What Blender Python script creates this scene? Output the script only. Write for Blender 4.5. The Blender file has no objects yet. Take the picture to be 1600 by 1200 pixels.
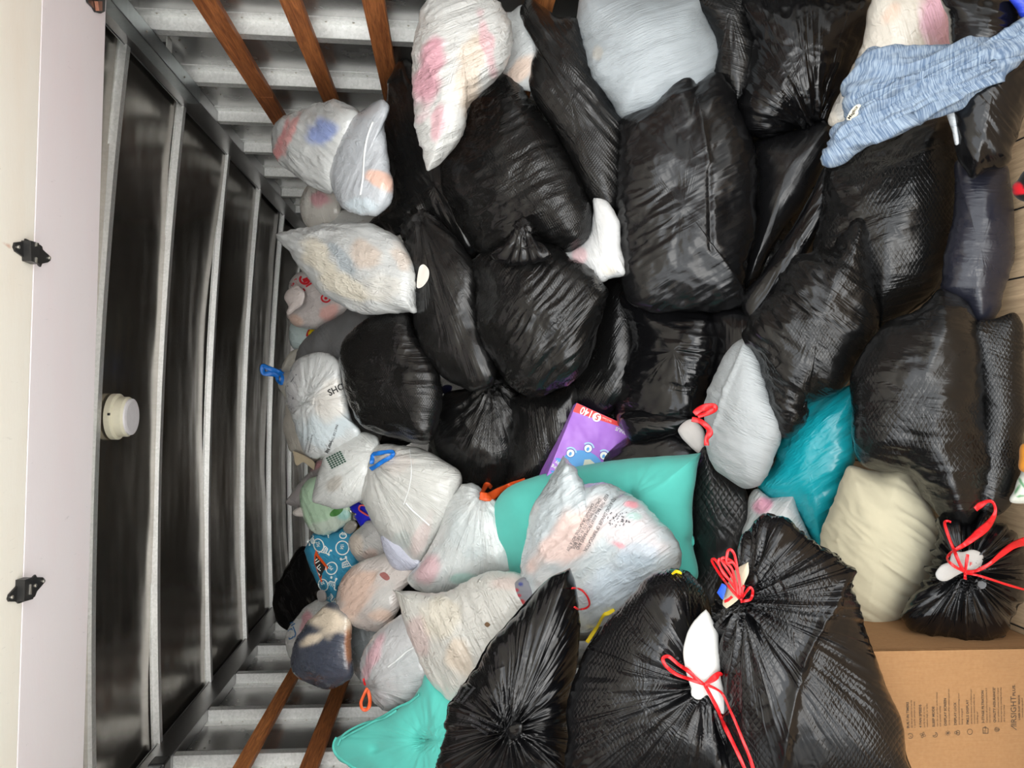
import bpy, bmesh, math, random
import numpy as np
from mathutils import Vector, Matrix
from mathutils.bvhtree import BVHTree
random.seed(7)
C = bpy.context.scene.collection
SC = bpy.context.scene
PI = math.pi

# ------------------------------------------------------------------ camera
F = 1200.0                     # focal length in pixels of the 1600x1200 frame
EYE = 1.06                     # eye height over the truck floor
WR, WL = 1.118, 1.300          # right / left inner faces measured from the camera axis
yc_ = Vector(((703-800)/F, (600-617)/F, -1.0)).normalized()      # world +Y seen by the camera
up_ = Vector((-1.0, 0.0114, 0.0))
zc_ = (up_ - yc_*up_.dot(yc_)).normalized()                      # world +Z (the photo is turned on its side)
xc_ = yc_.cross(zc_)
RC = Matrix((xc_, yc_, zc_))
cam_data = bpy.data.cameras.new('camera')
cam = bpy.data.objects.new('camera', cam_data)
C.objects.link(cam)
cam_data.sensor_width = 36.0
cam_data.lens = 36.0*F/1600.0
cam_data.clip_start = 0.05
cam.matrix_world = Matrix.Translation((0, 0, EYE)) @ RC.to_4x4()
SC.camera = cam
RCn = np.array(RC)
EYEP = np.array([0, 0, EYE])

def ray(x, y):
    """direction through a point of the frame, scaled so that its depth (Y) is 1"""
    x = np.asarray(x, float); y = np.asarray(y, float)
    v = np.stack([(x-800)/F, (600-y)/F, -np.ones_like(x)], -1)
    w = v @ RCn.T
    return w / w[..., 1:2]
def at(x, y, Y):
    return EYEP + ray(x, y)*np.asarray(Y, float)[..., None]
def at_height(x, y, z):
    d = ray(x, y); return EYEP + d*((z-EYE)/d[..., 2:3])
def at_side(x, y, X):
    d = ray(x, y); return EYEP + d*(X/d[..., 0:1])

# ------------------------------------------------------------------ light
w = bpy.data.worlds.new('overcast_sky'); SC.world = w; w.use_nodes = True
nt = w.node_tree; bg = nt.nodes['Background']
sky = nt.nodes.new('ShaderNodeTexGradient'); tc = nt.nodes.new('ShaderNodeTexCoord'); mp = nt.nodes.new('ShaderNodeMapping')
mp.inputs['Rotation'].default_value = (0, math.radians(90), 0)
cr = nt.nodes.new('ShaderNodeValToRGB')
cr.color_ramp.elements[0].position = 0.0; cr.color_ramp.elements[0].color = (1.0, 0.98, 0.95, 1)
cr.color_ramp.elements[1].position = 1.0; cr.color_ramp.elements[1].color = (0.62, 0.645, 0.67, 1)
sep = nt.nodes.new('ShaderNodeSeparateXYZ'); mr = nt.nodes.new('ShaderNodeMapRange')
mr.inputs['From Min'].default_value = -0.05; mr.inputs['From Max'].default_value = 0.15
nt.nodes.remove(sky); nt.nodes.remove(mp)
nt.links.new(tc.outputs['Generated'], sep.inputs[0]); nt.links.new(sep.outputs['Z'], mr.inputs['Value'])
nt.links.new(mr.outputs[0], cr.inputs[0]); nt.links.new(cr.outputs[0], bg.inputs['Color'])
bg.inputs['Strength'].default_value = 2.3
sun_d = bpy.data.lights.new('sun', 'SUN'); sun_d.energy = 0.45; sun_d.angle = math.radians(28); sun_d.color = (1, 0.97, 0.92)
sun = bpy.data.objects.new('sun', sun_d); C.objects.link(sun)
sun.rotation_euler = (math.radians(74), 0, math.radians(-6))     # from behind the viewer, through the open rear
SC.view_settings.view_transform = 'Standard'; SC.view_settings.look = 'None'
SC.view_settings.gamma = 1.0; SC.view_settings.use_curve_mapping = False
SC.view_settings.exposure = 1.0

# ------------------------------------------------------------------ materials
def srgb(r, g, b):
    f = lambda c: ((c/255.0)/12.92 if c/255.0 <= 0.04045 else ((c/255.0+0.055)/1.055)**2.4)
    return (f(r), f(g), f(b))
class NT:
    def __init__(s, m): s.m = m; m.use_nodes = True; s.t = m.node_tree; s.b = s.t.nodes['Principled BSDF']
    def n(s, typ, **kw):
        o = s.t.nodes.new(typ)
        for k, v in kw.items():
            if k in o.inputs.keys() if hasattr(o.inputs, 'keys') else False: o.inputs[k].default_value = v
            elif hasattr(o, k): setattr(o, k, v)
            else: o.inputs[k.replace('_', ' ')].default_value = v
        return o
    def l(s, a, b): s.t.links.new(a, b)
    def math(s, op, a, b=None, c=None):
        o = s.t.nodes.new('ShaderNodeMath'); o.operation = op
        for i, v in enumerate((a, b, c)):
            if v is None: continue
            if isinstance(v, (int, float)): o.inputs[i].default_value = v
            else: s.l(v, o.inputs[i])
        return o.outputs[0]
    def attr(s, name):
        o = s.t.nodes.new('ShaderNodeAttribute'); o.attribute_name = name; return o
    def noise(s, vec, scale, detail=3.0, rough=0.5, typ='FBM', dist=0.0):
        o = s.t.nodes.new('ShaderNodeTexNoise'); o.noise_type = typ
        o.inputs['Scale'].default_value = scale; o.inputs['Detail'].default_value = detail
        o.inputs['Roughness'].default_value = rough; o.inputs['Distortion'].default_value = dist
        if vec is not None: s.l(vec, o.inputs['Vector'])
        return o.outputs[0]
    def bump(s, h, dist, strength=1.0, normal=None):
        o = s.t.nodes.new('ShaderNodeBump'); o.inputs['Distance'].default_value = dist; o.inputs['Strength'].default_value = strength
        s.l(h, o.inputs['Height'])
        if normal is not None: s.l(normal, o.inputs['Normal'])
        return o.outputs[0]
    def scalev(s, vec, sc):
        o = s.t.nodes.new('ShaderNodeMapping'); o.inputs['Scale'].default_value = sc; s.l(vec, o.inputs['Vector']); return o.outputs[0]
    def mix(s, fac, a, b):
        o = s.t.nodes.new('ShaderNodeMix'); o.data_type = 'RGBA'
        for i, v in ((0, fac), (6, a), (7, b)):
            if isinstance(v, (int, float)): o.inputs[i].default_value = v
            elif isinstance(v, tuple): o.inputs[i].default_value = (*v[:3], 1)
            else: s.l(v, o.inputs[i])
        return o.outputs[2]
    def ramp(s, v, pts):
        o = s.t.nodes.new('ShaderNodeValToRGB'); e = o.color_ramp.elements
        while len(e) < len(pts): e.new(0.5)
        for i, (p, c) in enumerate(pts): e[i].position = p; e[i].color = (*c[:3], 1) if isinstance(c, tuple) else (c, c, c, 1)
        s.l(v, o.inputs[0]); return o.outputs[0]

def film(name, base=None, rough=0.3, wr=1.0, emboss=0.0, pitch=0.012, coat=0.0, spec=0.5, fine=1.0, sss=0.0, bd=0.0030, cr=0.34, cm=0.44, fs=1.0):
    """thin plastic film: long stretch wrinkles along the bag's own directions, crinkles, optional embossed lattice"""
    m = bpy.data.materials.new(name); t = NT(m)
    wc = t.attr('wrinkle').outputs['Vector']; uv = t.attr('flat').outputs['Vector']
    n0 = t.noise(wc, 48*fs, 2, 0.5, 'RIDGED_MULTIFRACTAL')
    n1 = t.noise(wc, 165*fs, 2, 0.55, 'RIDGED_MULTIFRACTAL')
    n2 = t.noise(wc, 330*fs, 2, 0.5)
    n3 = t.noise(uv, 70*fs, 3, 0.6, 'RIDGED_MULTIFRACTAL', 0.8)
    mask = t.ramp(t.noise(uv, 8, 2), [(cm, 0.0), (cm+0.16, 1.0)])
    mask2 = t.ramp(t.noise(wc, 16, 2), [(0.35, 0.25), (0.60, 1.0)])
    h = t.math('ADD', t.math('MULTIPLY', n1, 0.60*wr), t.math('MULTIPLY', n2, 0.34*fine))
    h = t.math('ADD', t.math('MULTIPLY', h, mask2), t.math('MULTIPLY', n0, 0.55*wr))
    h = t.math('ADD', h, t.math('MULTIPLY', t.math('MULTIPLY', n3, mask), cr*wr))
    nrm = t.bump(h, bd, 1.0)
    if emboss:
        s = t.n('ShaderNodeSeparateXYZ'); t.l(uv, s.inputs[0])
        a, b = s.outputs['X'], s.outputs['Y']
        w1 = t.math('MULTIPLY', t.noise(uv, 14, 2), 0.02)
        u = t.math('SINE', t.math('MULTIPLY', t.math('ADD', t.math('ADD', a, t.math('MULTIPLY', b, 0.62)), w1), PI/pitch))
        v = t.math('SINE', t.math('MULTIPLY', t.math('ADD', t.math('SUBTRACT', a, t.math('MULTIPLY', b, 0.62)), w1), PI/pitch))
        e = t.math('POWER', t.math('ABSOLUTE', t.math('MULTIPLY', u, v)), 0.45)
        em = t.ramp(t.noise(uv, 6.5, 1), [(0.42, 0.0), (0.60, 1.0)])
        nrm = t.bump(t.math('MULTIPLY', e, em), 0.0028*emboss, 0.8, nrm)
    t.l(nrm, t.b.inputs['Normal'])
    if base is None: t.l(t.attr('col').outputs['Color'], t.b.inputs['Base Color'])
    else: t.b.inputs['Base Color'].default_value = (*base, 1)
    rr = t.math('ADD', t.math('MULTIPLY', t.noise(uv, 18, 3), 0.22), rough-0.11)
    t.l(rr, t.b.inputs['Roughness'])
    t.b.inputs['Specular IOR Level'].default_value = spec
    t.b.inputs['Coat Weight'].default_value = coat; t.b.inputs['Coat Roughness'].default_value = 0.16
    if sss:
        t.b.inputs['Subsurface Weight'].default_value = sss
        t.b.inputs['Subsurface Radius'].default_value = (0.02, 0.018, 0.015)
        t.b.inputs['Subsurface Scale'].default_value = 0.5
    return m
def cloth(name, base=None, rough=0.9, weave=900, wr=0.4, var=0.05, weave_h=0.0006):
    m = bpy.data.materials.new(name); t = NT(m)
    uv = t.attr('flat').outputs['Vector']; wc = t.attr('wrinkle').outputs['Vector']
    n0 = t.noise(uv, weave, 1); n1 = t.noise(wc, 26, 2)
    nrm = t.bump(n1, 0.006*wr, 0.8)
    nrm = t.bump(n0, weave_h, 0.6, nrm); t.l(nrm, t.b.inputs['Normal'])
    if base is None: t.l(t.attr('col').outputs['Color'], t.b.inputs['Base Color'])
    else:
        c = t.mix(t.noise(uv, 30, 3), tuple(x*(1-var) for x in base), tuple(min(1, x*(1+var)) for x in base))
        t.l(c, t.b.inputs['Base Color'])
    t.b.inputs['Roughness'].default_value = rough
    t.b.inputs['Specular IOR Level'].default_value = 0.2
    t.b.inputs['Sheen Weight'].default_value = 0.15
    return m
def plain(name, base, rough=0.5, metal=0.0, spec=0.5, bump=0.0, scale=60):
    m = bpy.data.materials.new(name); t = NT(m)
    tcn = t.n('ShaderNodeTexCoord').outputs['Object']
    c = t.mix(t.noise(tcn, scale, 3), tuple(x*0.93 for x in base), tuple(min(1, x*1.05) for x in base))
    t.l(c, t.b.inputs['Base Color'])
    t.b.inputs['Roughness'].default_value = rough; t.b.inputs['Metallic'].default_value = metal
    t.b.inputs['Specular IOR Level'].default_value = spec
    if bump: t.l(t.bump(t.noise(tcn, scale, 4), bump), t.b.inputs['Normal'])
    return m
M = {}
M['black'] = film('black_film', (0.006, 0.006, 0.006), 0.27, 1.0)
M['black_gloss'] = film('glossy_black_film', (0.004, 0.004, 0.0045), 0.20, 1.15, fine=0.3, fs=0.72, spec=0.45)
M['black_near'] = film('glossy_pleated_black_film', (0.003, 0.003, 0.0035), 0.19, 1.3, fine=0.15, fs=0.52, spec=0.45, bd=0.0040)
M['black_near_net'] = film('glossy_meshed_black_film', (0.003, 0.003, 0.0035), 0.21, 1.1, emboss=0.34, pitch=0.0085, fine=0.12, fs=0.52, spec=0.45, bd=0.0036)
M['black_flat'] = film('smooth_black_film', (0.006, 0.006, 0.0065), 0.25, 0.5, fine=0.2, fs=0.8, spec=0.45)
M['black_net'] = film('embossed_black_film', (0.005, 0.005, 0.005), 0.25, 1.1, spec=0.45, bd=0.0036, emboss=0.20, pitch=0.0072, fine=0.7)
M['black_net_big'] = film('coarse_embossed_black_film', (0.005, 0.005, 0.005), 0.25, 0.75, spec=0.45, bd=0.0034, emboss=0.30, pitch=0.0095, fine=0.6)
M['black_quilt'] = film('quilted_black_film', (0.011, 0.011, 0.011), 0.33, 0.35, emboss=0.9, pitch=0.0150, fine=0.4)
M['mesh_grey'] = film('dotted_grey_fabric', (0.12, 0.123, 0.126), 0.6, 0.3, emboss=1.2, pitch=0.013, fine=0.6)
M['navy'] = film('navy_black_film', (0.013, 0.014, 0.022), 0.28, 0.55, fine=0.3)
M['white'] = film('white_film', None, 0.36, 1.1, coat=0.4, fine=1.2, bd=0.0048, cr=0.5, cm=0.34)
M['white_crisp'] = film('crinkled_white_film', None, 0.33, 1.3, coat=0.5, fine=1.0, bd=0.0048, cr=0.6, cm=0.30)
M['clear'] = film('clear_film', None, 0.28, 1.0, coat=0.8, fine=0.8, bd=0.0042, cr=0.6, cm=0.36)
M['ribbed'] = film('ribbed_pale_film', None, 0.5, 0.7, fine=2.4, bd=0.0034)
M['teal_film'] = film('teal_film', srgb(20, 158, 170), 0.30, 1.1, coat=0.3, fine=0.6)
M['blue_film'] = film('blue_film', srgb(45, 70, 205), 0.35, 0.8)
M['cushion'] = cloth('turquoise_cotton', srgb(88, 190, 178), 0.85, 1400, 0.35)
M['cream'] = cloth('cream_cotton', srgb(184, 177, 152), 0.95, 1200, 1.6)
M['col_cloth'] = cloth('coloured_cloth', None, 0.9, 800, 0.6)
M['red'] = plain('red_drawstring_film', srgb(214, 28, 34), 0.35, bump=0.002, scale=90)
M['blue'] = plain('blue_tie_film', srgb(22, 110, 200), 0.35, bump=0.002, scale=90)
M['orange'] = plain('orange_tie_film', srgb(216, 84, 32), 0.35, bump=0.002, scale=90)
M['yellow'] = plain('yellow_tie_film', srgb(232, 205, 20), 0.4, bump=0.002, scale=90)
M['ink'] = plain('dark_print', (0.02, 0.02, 0.02), 0.6)
M['ink_box'] = plain('brown_print', (0.055, 0.035, 0.02), 0.7)
M['ink_green'] = plain('green_print', srgb(20, 70, 50), 0.6)
M['ink_red'] = plain('red_print', srgb(190, 20, 36), 0.5)
M['ink_blue'] = plain('blue_print', srgb(20, 95, 150), 0.5)
M['ink_white'] = plain('white_print', srgb(235, 240, 235), 0.5)
M['ink_grey'] = plain('pale_grey_print', srgb(84, 84, 88), 0.5)
M['cloth_white'] = plain('white_cotton', srgb(236, 232, 224), 0.95, bump=0.003, scale=40)
M['teal_strap'] = plain('turquoise_strap', srgb(84, 186, 174), 0.9)
M['seam'] = plain('white_seam_film', srgb(226, 230, 230), 0.4)
M['black_plastic'] = plain('black_plastic', (0.012, 0.012, 0.013), 0.4)
M['hinge'] = plain('black_powder_coat', (0.012, 0.012, 0.012), 0.38)
M['screw'] = plain('zinc_screw', (0.6, 0.58, 0.52), 0.3, 0.9)
M['copper'] = plain('copper_shaft', (0.45, 0.2, 0.13), 0.35, 0.8)
M['lamp'] = plain('ivory_plastic', srgb(226, 222, 200), 0.45)
M['lens'] = plain('frosted_lens', srgb(236, 234, 238), 0.35)

def sheet_metal(name, base, rough, bump, sc=(1.0, 1.0, 1.0), spangle=0.0, metal=1.0):
    m = bpy.data.materials.new(name); t = NT(m)
    tcn = t.n('ShaderNodeTexCoord').outputs['Object']
    v = t.scalev(tcn, sc)
    n = t.noise(v, 2.2, 2, 0.5)
    t.l(t.bump(n, bump, 1.0), t.b.inputs['Normal'])
    c = t.mix(t.noise(t.scalev(tcn, (3, 30, 30)), 3, 3), tuple(x*0.8 for x in base), base)
    if spangle:
        vo = t.n('ShaderNodeTexVoronoi'); vo.inputs['Scale'].default_value = 140; t.l(tcn, vo.inputs['Vector'])
        c = t.mix(t.math('MULTIPLY', vo.outputs['Color'], spangle), c, tuple(min(1, x*1.45) for x in base))
    t.l(c, t.b.inputs['Base Color'])
    t.b.inputs['Metallic'].default_value = metal
    r = t.math('ADD', t.math('MULTIPLY', t.noise(tcn, 9, 4), 0.12), rough)
    t.l(r, t.b.inputs['Roughness'])
    return m
M['alu'] = sheet_metal('aluminium_sheet', (0.44, 0.44, 0.43), 0.20, 0.01, metal=0.85)
M['alu_roof'] = sheet_metal('aluminium_roof', (0.42, 0.39, 0.35), 0.15, 0.012, (0.55, 1.7, 1), metal=0.93)
M['rail'] = sheet_metal('aluminium_rail', (0.40, 0.40, 0.40), 0.30, 0.01)
M['galv'] = sheet_metal('galvanised_steel', (0.80, 0.82, 0.80), 0.45, 0.004, spangle=0.6, metal=0.80)
M['galv_dark'] = sheet_metal('galvanised_track', (0.42, 0.46, 0.47), 0.32, 0.004)

def wood(name, dark, light, sc, rough=0.6):
    m = bpy.data.materials.new(name); t = NT(m)
    tcn = t.n('ShaderNodeTexCoord').outputs['Object']
    inf = t.n('ShaderNodeObjectInfo')
    add = t.n('ShaderNodeVectorMath', operation='ADD'); t.l(tcn, add.inputs[0])
    cv = t.n('ShaderNodeCombineXYZ'); t.l(t.math('MULTIPLY', inf.outputs['Random'], 37.0), cv.inputs[2]); t.l(cv.outputs[0], add.inputs[1])
    v = t.scalev(add.outputs[0], sc)
    g = t.noise(v, 6, 5, 0.65, dist=1.2); g2 = t.noise(v, 30, 3, 0.6)
    f = t.ramp(t.math('ADD', t.math('MULTIPLY', g, 0.75), t.math('MULTIPLY', g2, 0.25)), [(0.32, dark), (0.5, tuple((a+b)/2 for a, b in zip(dark, light))), (0.66, light)])
    tint = t.mix(inf.outputs['Random'], (0.7, 0.55, 0.45), (1.25, 1.15, 1.05))
    mm = t.n('ShaderNodeMix', data_type='RGBA', blend_type='MULTIPLY'); mm.inputs[0].default_value = 1.0
    t.l(f, mm.inputs[6]); t.l(tint, mm.inputs[7])
    t.l(mm.outputs[2], t.b.inputs['Base Color']); t.b.inputs['Roughness'].default_value = rough
    t.l(t.bump(g2, 0.0015), t.b.inputs['Normal'])
    return m
M['slat'] = wood('oiled_hardwood', srgb(112, 62, 34), srgb(206, 140, 84), (14, 0.9, 14))
M['floor'] = wood('worn_oak_floor', srgb(150, 130, 106), srgb(196, 176, 146), (10, 0.8, 10), 0.8)
def kraft():
    m = bpy.data.materials.new('kraft_cardboard'); t = NT(m)
    tcn = t.n('ShaderNodeTexCoord').outputs['Object']
    c = t.mix(t.noise(tcn, 160, 3), srgb(140, 101, 62), srgb(156, 119, 79))
    c2 = t.mix(t.ramp(t.noise(tcn, 5, 3), [(0.4, 0.0), (0.7, 0.35)]), c, srgb(126, 94, 62))
    t.l(c2, t.b.inputs['Base Color']); t.b.inputs['Roughness'].default_value = 0.85
    t.l(t.bump(t.noise(t.scalev(tcn, (40, 40, 4)), 6, 3), 0.0015), t.b.inputs['Normal'])
    return m
M['kraft'] = kraft()
def door_paint(name, base, stain, rust=False):
    m = bpy.data.materials.new(name); t = NT(m)
    tcn = t.n('ShaderNodeTexCoord').outputs['Object']
    c = t.mix(t.ramp(t.noise(t.scalev(tcn, (0.8, 3.0, 1)), 3.0, 4), [(0.45, 0.0), (0.75, 0.5)]), base, stain)
    sc = t.ramp(t.noise(t.scalev(tcn, (22, 5, 1)), 5, 3, 0.6, dist=0.8), [(0.70, 0.0), (0.74, 0.55)])
    c = t.mix(sc, c, tuple(x*0.72 for x in base))
    if rust:
        p = at_height(12, 384, EYE+0.93); q = at_height(34, 395, EYE+0.93)
        mpn = t.n('ShaderNodeMapping'); mpn.vector_type = 'TEXTURE'; mpn.inputs['Location'].default_value = tuple(p)
        mpn.inputs['Rotation'].default_value = (0, 0, math.atan2(q[1]-p[1], q[0]-p[0])); mpn.inputs['Scale'].default_value = (0.055, 0.012, 1)
        t.l(tcn, mpn.inputs['Vector']); ln = t.n('ShaderNodeVectorMath', operation='LENGTH'); t.l(mpn.outputs[0], ln.inputs[0])
        f = t.ramp(t.math('ADD', ln.outputs['Value'], t.math('MULTIPLY', t.noise(tcn, 40, 3), 1.2)), [(0.35, 0.75), (0.95, 0.0)])
        c = t.mix(f, c, srgb(206, 150, 116))
    t.l(c, t.b.inputs['Base Color']); t.b.inputs['Roughness'].default_value = 0.55
    t.l(t.bump(t.noise(t.scalev(tcn, (3, 12, 1)), 14, 3), 0.0003), t.b.inputs['Normal'])
    return m
M['door_white'] = door_paint('cream_white_door_paint', srgb(249, 246, 236), srgb(244, 234, 218), True)
M['door_lilac'] = door_paint('pale_lilac_door_paint', srgb(242, 236, 240), srgb(242, 229, 234))

# ------------------------------------------------------------------ mesh helpers
def link(name, me, mat=None, parent=None):
    o = bpy.data.objects.new(name, me); C.objects.link(o)
    if mat is not None:
        for mm in (mat if isinstance(mat, (list, tuple)) else [mat]): me.materials.append(mm)
    if parent is not None: o.parent = parent
    return o
def tag(o, label=None, cat=None, group=None, kind=None):
    if label: o['label'] = label
    if cat: o['category'] = cat
    if group: o['group'] = group
    if kind: o['kind'] = kind
    return o
def empty(name, loc=(0, 0, 0)):
    o = bpy.data.objects.new(name, None); C.objects.link(o); o.location = loc; o.empty_display_size = 0.05; return o
def mesh_from(name, verts, faces, mat=None, parent=None, smooth=False):
    me = bpy.data.meshes.new(name)
    me.from_pydata([tuple(v) for v in verts], [], faces); me.update()
    if smooth: me.polygons.foreach_set('use_smooth', [True]*len(me.polygons))
    o = link(name, me, mat, parent)
    if parent is not None: o.matrix_parent_inverse = Matrix.Translation(-Vector(parent.location))
    return o
BOXF = [(0, 1, 3, 2), (4, 6, 7, 5), (0, 4, 5, 1), (2, 3, 7, 6), (0, 2, 6, 4), (1, 5, 7, 3)]
def boxes(name, lst, mat, parent=None, bevel=0.0):
    vs, fs = [], []
    for (x0, y0, z0, x1, y1, z1) in lst:
        b = len(vs)
        for x in (x0, x1):
            for y in (y0, y1):
                for z in (z0, z1): vs.append((x, y, z))
        fs += [tuple(b+i for i in f) for f in BOXF]
    o = mesh_from(name, vs, fs, mat, parent)
    if bevel:
        md = o.modifiers.new('bevel', 'BEVEL'); md.width = bevel; md.segments = 2
    return o
def extrude_poly(name, pts, off, mat, parent=None):
    """closed 3D polygon extruded by the vector off"""
    n = len(pts); off = np.asarray(off, float)
    vs = [tuple(p) for p in pts] + [tuple(np.asarray(p)+off) for p in pts]
    fs = [tuple(range(n)), tuple(range(2*n-1, n-1, -1))] + [(i, n+i, n+(i+1) % n, (i+1) % n) for i in range(n)]
    me = bpy.data.meshes.new(name); me.from_pydata(vs, [], fs)
    bm = bmesh.new(); bm.from_mesh(me); bmesh.ops.recalc_face_normals(bm, faces=bm.faces); bm.to_mesh(me); bm.free()
    o = link(name, me, mat, parent)
    if parent is not None: o.matrix_parent_inverse = Matrix.Translation(-Vector(parent.location))
    return o

# ---- gradient noise in numpy
_rng = np.random.RandomState(11)
_perm = np.concatenate([_rng.permutation(256)]*2)
_g = _rng.normal(size=(256, 3)); _g /= np.linalg.norm(_g, axis=1, keepdims=True)
def pnoise(p):
    p = np.asarray(p, float); i = np.floor(p).astype(int); f = p-i; i &= 255
    u = f*f*f*(f*(f*6-15)+10); out = 0
    for dx in (0, 1):
        for dy in (0, 1):
            for dz in (0, 1):
                h = _perm[_perm[_perm[(i[..., 0]+dx) & 255]+((i[..., 1]+dy) & 255)]+((i[..., 2]+dz) & 255)]
                d = (_g[h]*(f-np.array([dx, dy, dz]))).sum(-1)
                out = out + d*np.where(dx, u[..., 0], 1-u[..., 0])*np.where(dy, u[..., 1], 1-u[..., 1])*np.where(dz, u[..., 2], 1-u[..., 2])
    return out*1.6
def ridged(p): return 1-2*np.abs(pnoise(p))
def sstep(a, b, x):
    t = np.clip((x-a)/(b-a), 0, 1); return t*t*(3-2*t)

# ------------------------------------------------------------------ the truck body
Y0, Y1 = 0.30, 6.70            # rear opening and front wall
ZR = EYE+1.075                 # roof sheet height at the sides
def st(o): return tag(o, kind='structure')
def wavy(name, fn, nu, nv, mat, flip=False):
    vs = [fn(i/nu, j/nv) for i in range(nu+1) for j in range(nv+1)]
    fs = []
    for i in range(nu):
        for j in range(nv):
            a = i*(nv+1)+j; q = (a, a+1, a+nv+2, a+nv+1)
            fs.append(q[::-1] if flip else q)
    o = mesh_from(name, vs, fs, mat, smooth=True)
    md = o.modifiers.new('thickness', 'SOLIDIFY'); md.thickness = 0.004; md.offset = 1.0
    return o
def arch(X):                    # crown of the roof
    t = (X-(WR-WL)/2)/((WR+WL)/2); return 0.042*(1-t*t)
st(boxes('floor', [(-WL-0.08, Y0, -0.05, WR+0.08, Y1, 0.0)], M['floor']))
seams = boxes('floor_seam', [(x, Y0, -0.002, x+0.003, Y1, 0.0006) for x in np.arange(-1.2, 1.1, 0.13)], M['black_plastic']); st(seams); seams.parent = bpy.data.objects['floor']
DENT = np.random.RandomState(5).uniform(-1, 1, (40, 4))
def roof_fn(u, v):
    X = -WL-0.05+u*(WL+WR+0.10); Y = Y0+v*(Y1-Y0)
    d = 0.016*float(pnoise(np.array([X*0.9, Y*1.5, 1.7])))+0.0045*float(pnoise(np.array([X*2.6, Y*3.4, 4.7])))
    return (X, Y, ZR+arch(X)+d)
st(wavy('ceiling', roof_fn, 90, 160, M['alu_roof'], True))
def wall_fn(X):
    def f(u, v):
        Y = Y0+u*(Y1-Y0); z = v*(ZR+0.02)
        return (X+0.004*float(pnoise(np.array([Y*2.2, z*1.6, X]))), Y, z)
    return f
st(wavy('wall_right', wall_fn(WR+0.045), 90, 30, M['alu'], True))
st(wavy('wall_left', wall_fn(-WL-0.045), 90, 30, M['alu']))
st(boxes('wall_front', [(-WL-0.08, Y1, 0, WR+0.08, Y1+0.04, ZR+0.08)], M['alu']))
st(boxes('wall_outer_skin', [(WR+0.06, Y0, -0.1, WR+0.075, Y1, ZR+0.1), (-WL-0.075, Y0, -0.1, -WL-0.06, Y1, ZR+0.1),
                             (-WL-0.075, Y0, ZR+0.075, WR+0.075, Y1, ZR+0.09)], M['galv']))
# corner rails between walls and roof
zb, zt = EYE+0.970, EYE+1.062
st(boxes('trim_1', [(WR, Y0, zb, WR+0.045, Y1, zt), (WR-0.004, Y0, zt-0.004, WR+0.045, Y1, zt), (WR-0.006, Y0, zb, WR, Y1, zb+0.006)], M['rail'], bevel=0.001))
st(boxes('trim_2', [(-WL-0.045, Y0, zb, -WL, Y1, zt), (-WL-0.045, Y0, zt-0.004, -WL+0.004, Y1, zt), (-WL, Y0, zb, -WL+0.006, Y1, zb+0.006)], M['rail'], bevel=0.001))
# flanges with rivets under the rails
def rivets(name, pts, nrm, parent=None):
    vs, fs = [], []
    a, b = (1, 2) if nrm == 0 else ((0, 1) if nrm == 2 else (0, 2))
    for p in pts:
        base = len(vs)
        for k in range(6):
            q = list(p); q[a] += 0.0045*math.cos(k*PI/3); q[b] += 0.0045*math.sin(k*PI/3); vs.append(tuple(q))
        q = list(p); q[nrm] += -0.003*p[3] if len(p) > 3 else -0.003
        vs.append(tuple(q[:3]))
        for k in range(6): fs.append((base+k, base+(k+1) % 6, base+6))
    vs = [v[:3] for v in vs]
    o = mesh_from(name, vs, fs, M['screw'], parent, smooth=True)
    return o
# wall posts (hat sections): flange, near face, inner face
def wall_post(X, side, Y):
    r = empty('trim_post', (X, Y, 0)); tag(r, kind='structure')
    s = side
    x_in, x_out = X, X+s*0.047
    lo, hi = min(x_in, x_out), max(x_in, x_out)
    boxes('post_web', [(lo, Y, 0.0, hi, Y+0.003, zb), (min(x_in, x_in+s*0.003), Y, 0.0, max(x_in, x_in+s*0.003), Y+0.036, zb), (lo, Y+0.033, 0, hi, Y+0.036, zb)], M['galv'], r, 0.0012)
    fl = (min(x_out-s*0.003, x_out), max(x_out-s*0.003, x_out))
    boxes('post_flange', [(fl[0]-0.002, Y-0.045, 0, fl[1]+0.001, Y, zb)], M['galv'], r)
    xs = x_out-s*0.006
    rivets('rivet', [(xs, Y-0.022, z, s) for z in np.arange(0.10, zb, 0.085)], 0, r)
    return r
for Y in (2.44, 2.84, 3.24, 3.64, 4.04, 4.44, 4.84, 5.24): wall_post(WR, 1, Y)
for Y in (2.05, 2.45, 2.85, 3.25, 3.66, 4.06, 4.46, 4.86, 5.26): wall_post(-WL, -1, Y)
for Y in (2.04, 1.64): wall_post(WR, 1, Y)
for nm_, xs_, sd_ in (('wall_right', WR+0.043, 1), ('wall_left', -WL-0.043, -1)):
    pp_ = []
    for k_ in range(9):
        for q_ in range(4): pp_.append((xs_, 2.08+0.4*k_+0.06*q_, EYE+0.905, sd_)); pp_.append((xs_, 2.08+0.4*k_+0.06*q_, EYE+0.955, sd_))
    rivets('rivet_row', pp_, 0, bpy.data.objects[nm_])
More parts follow.
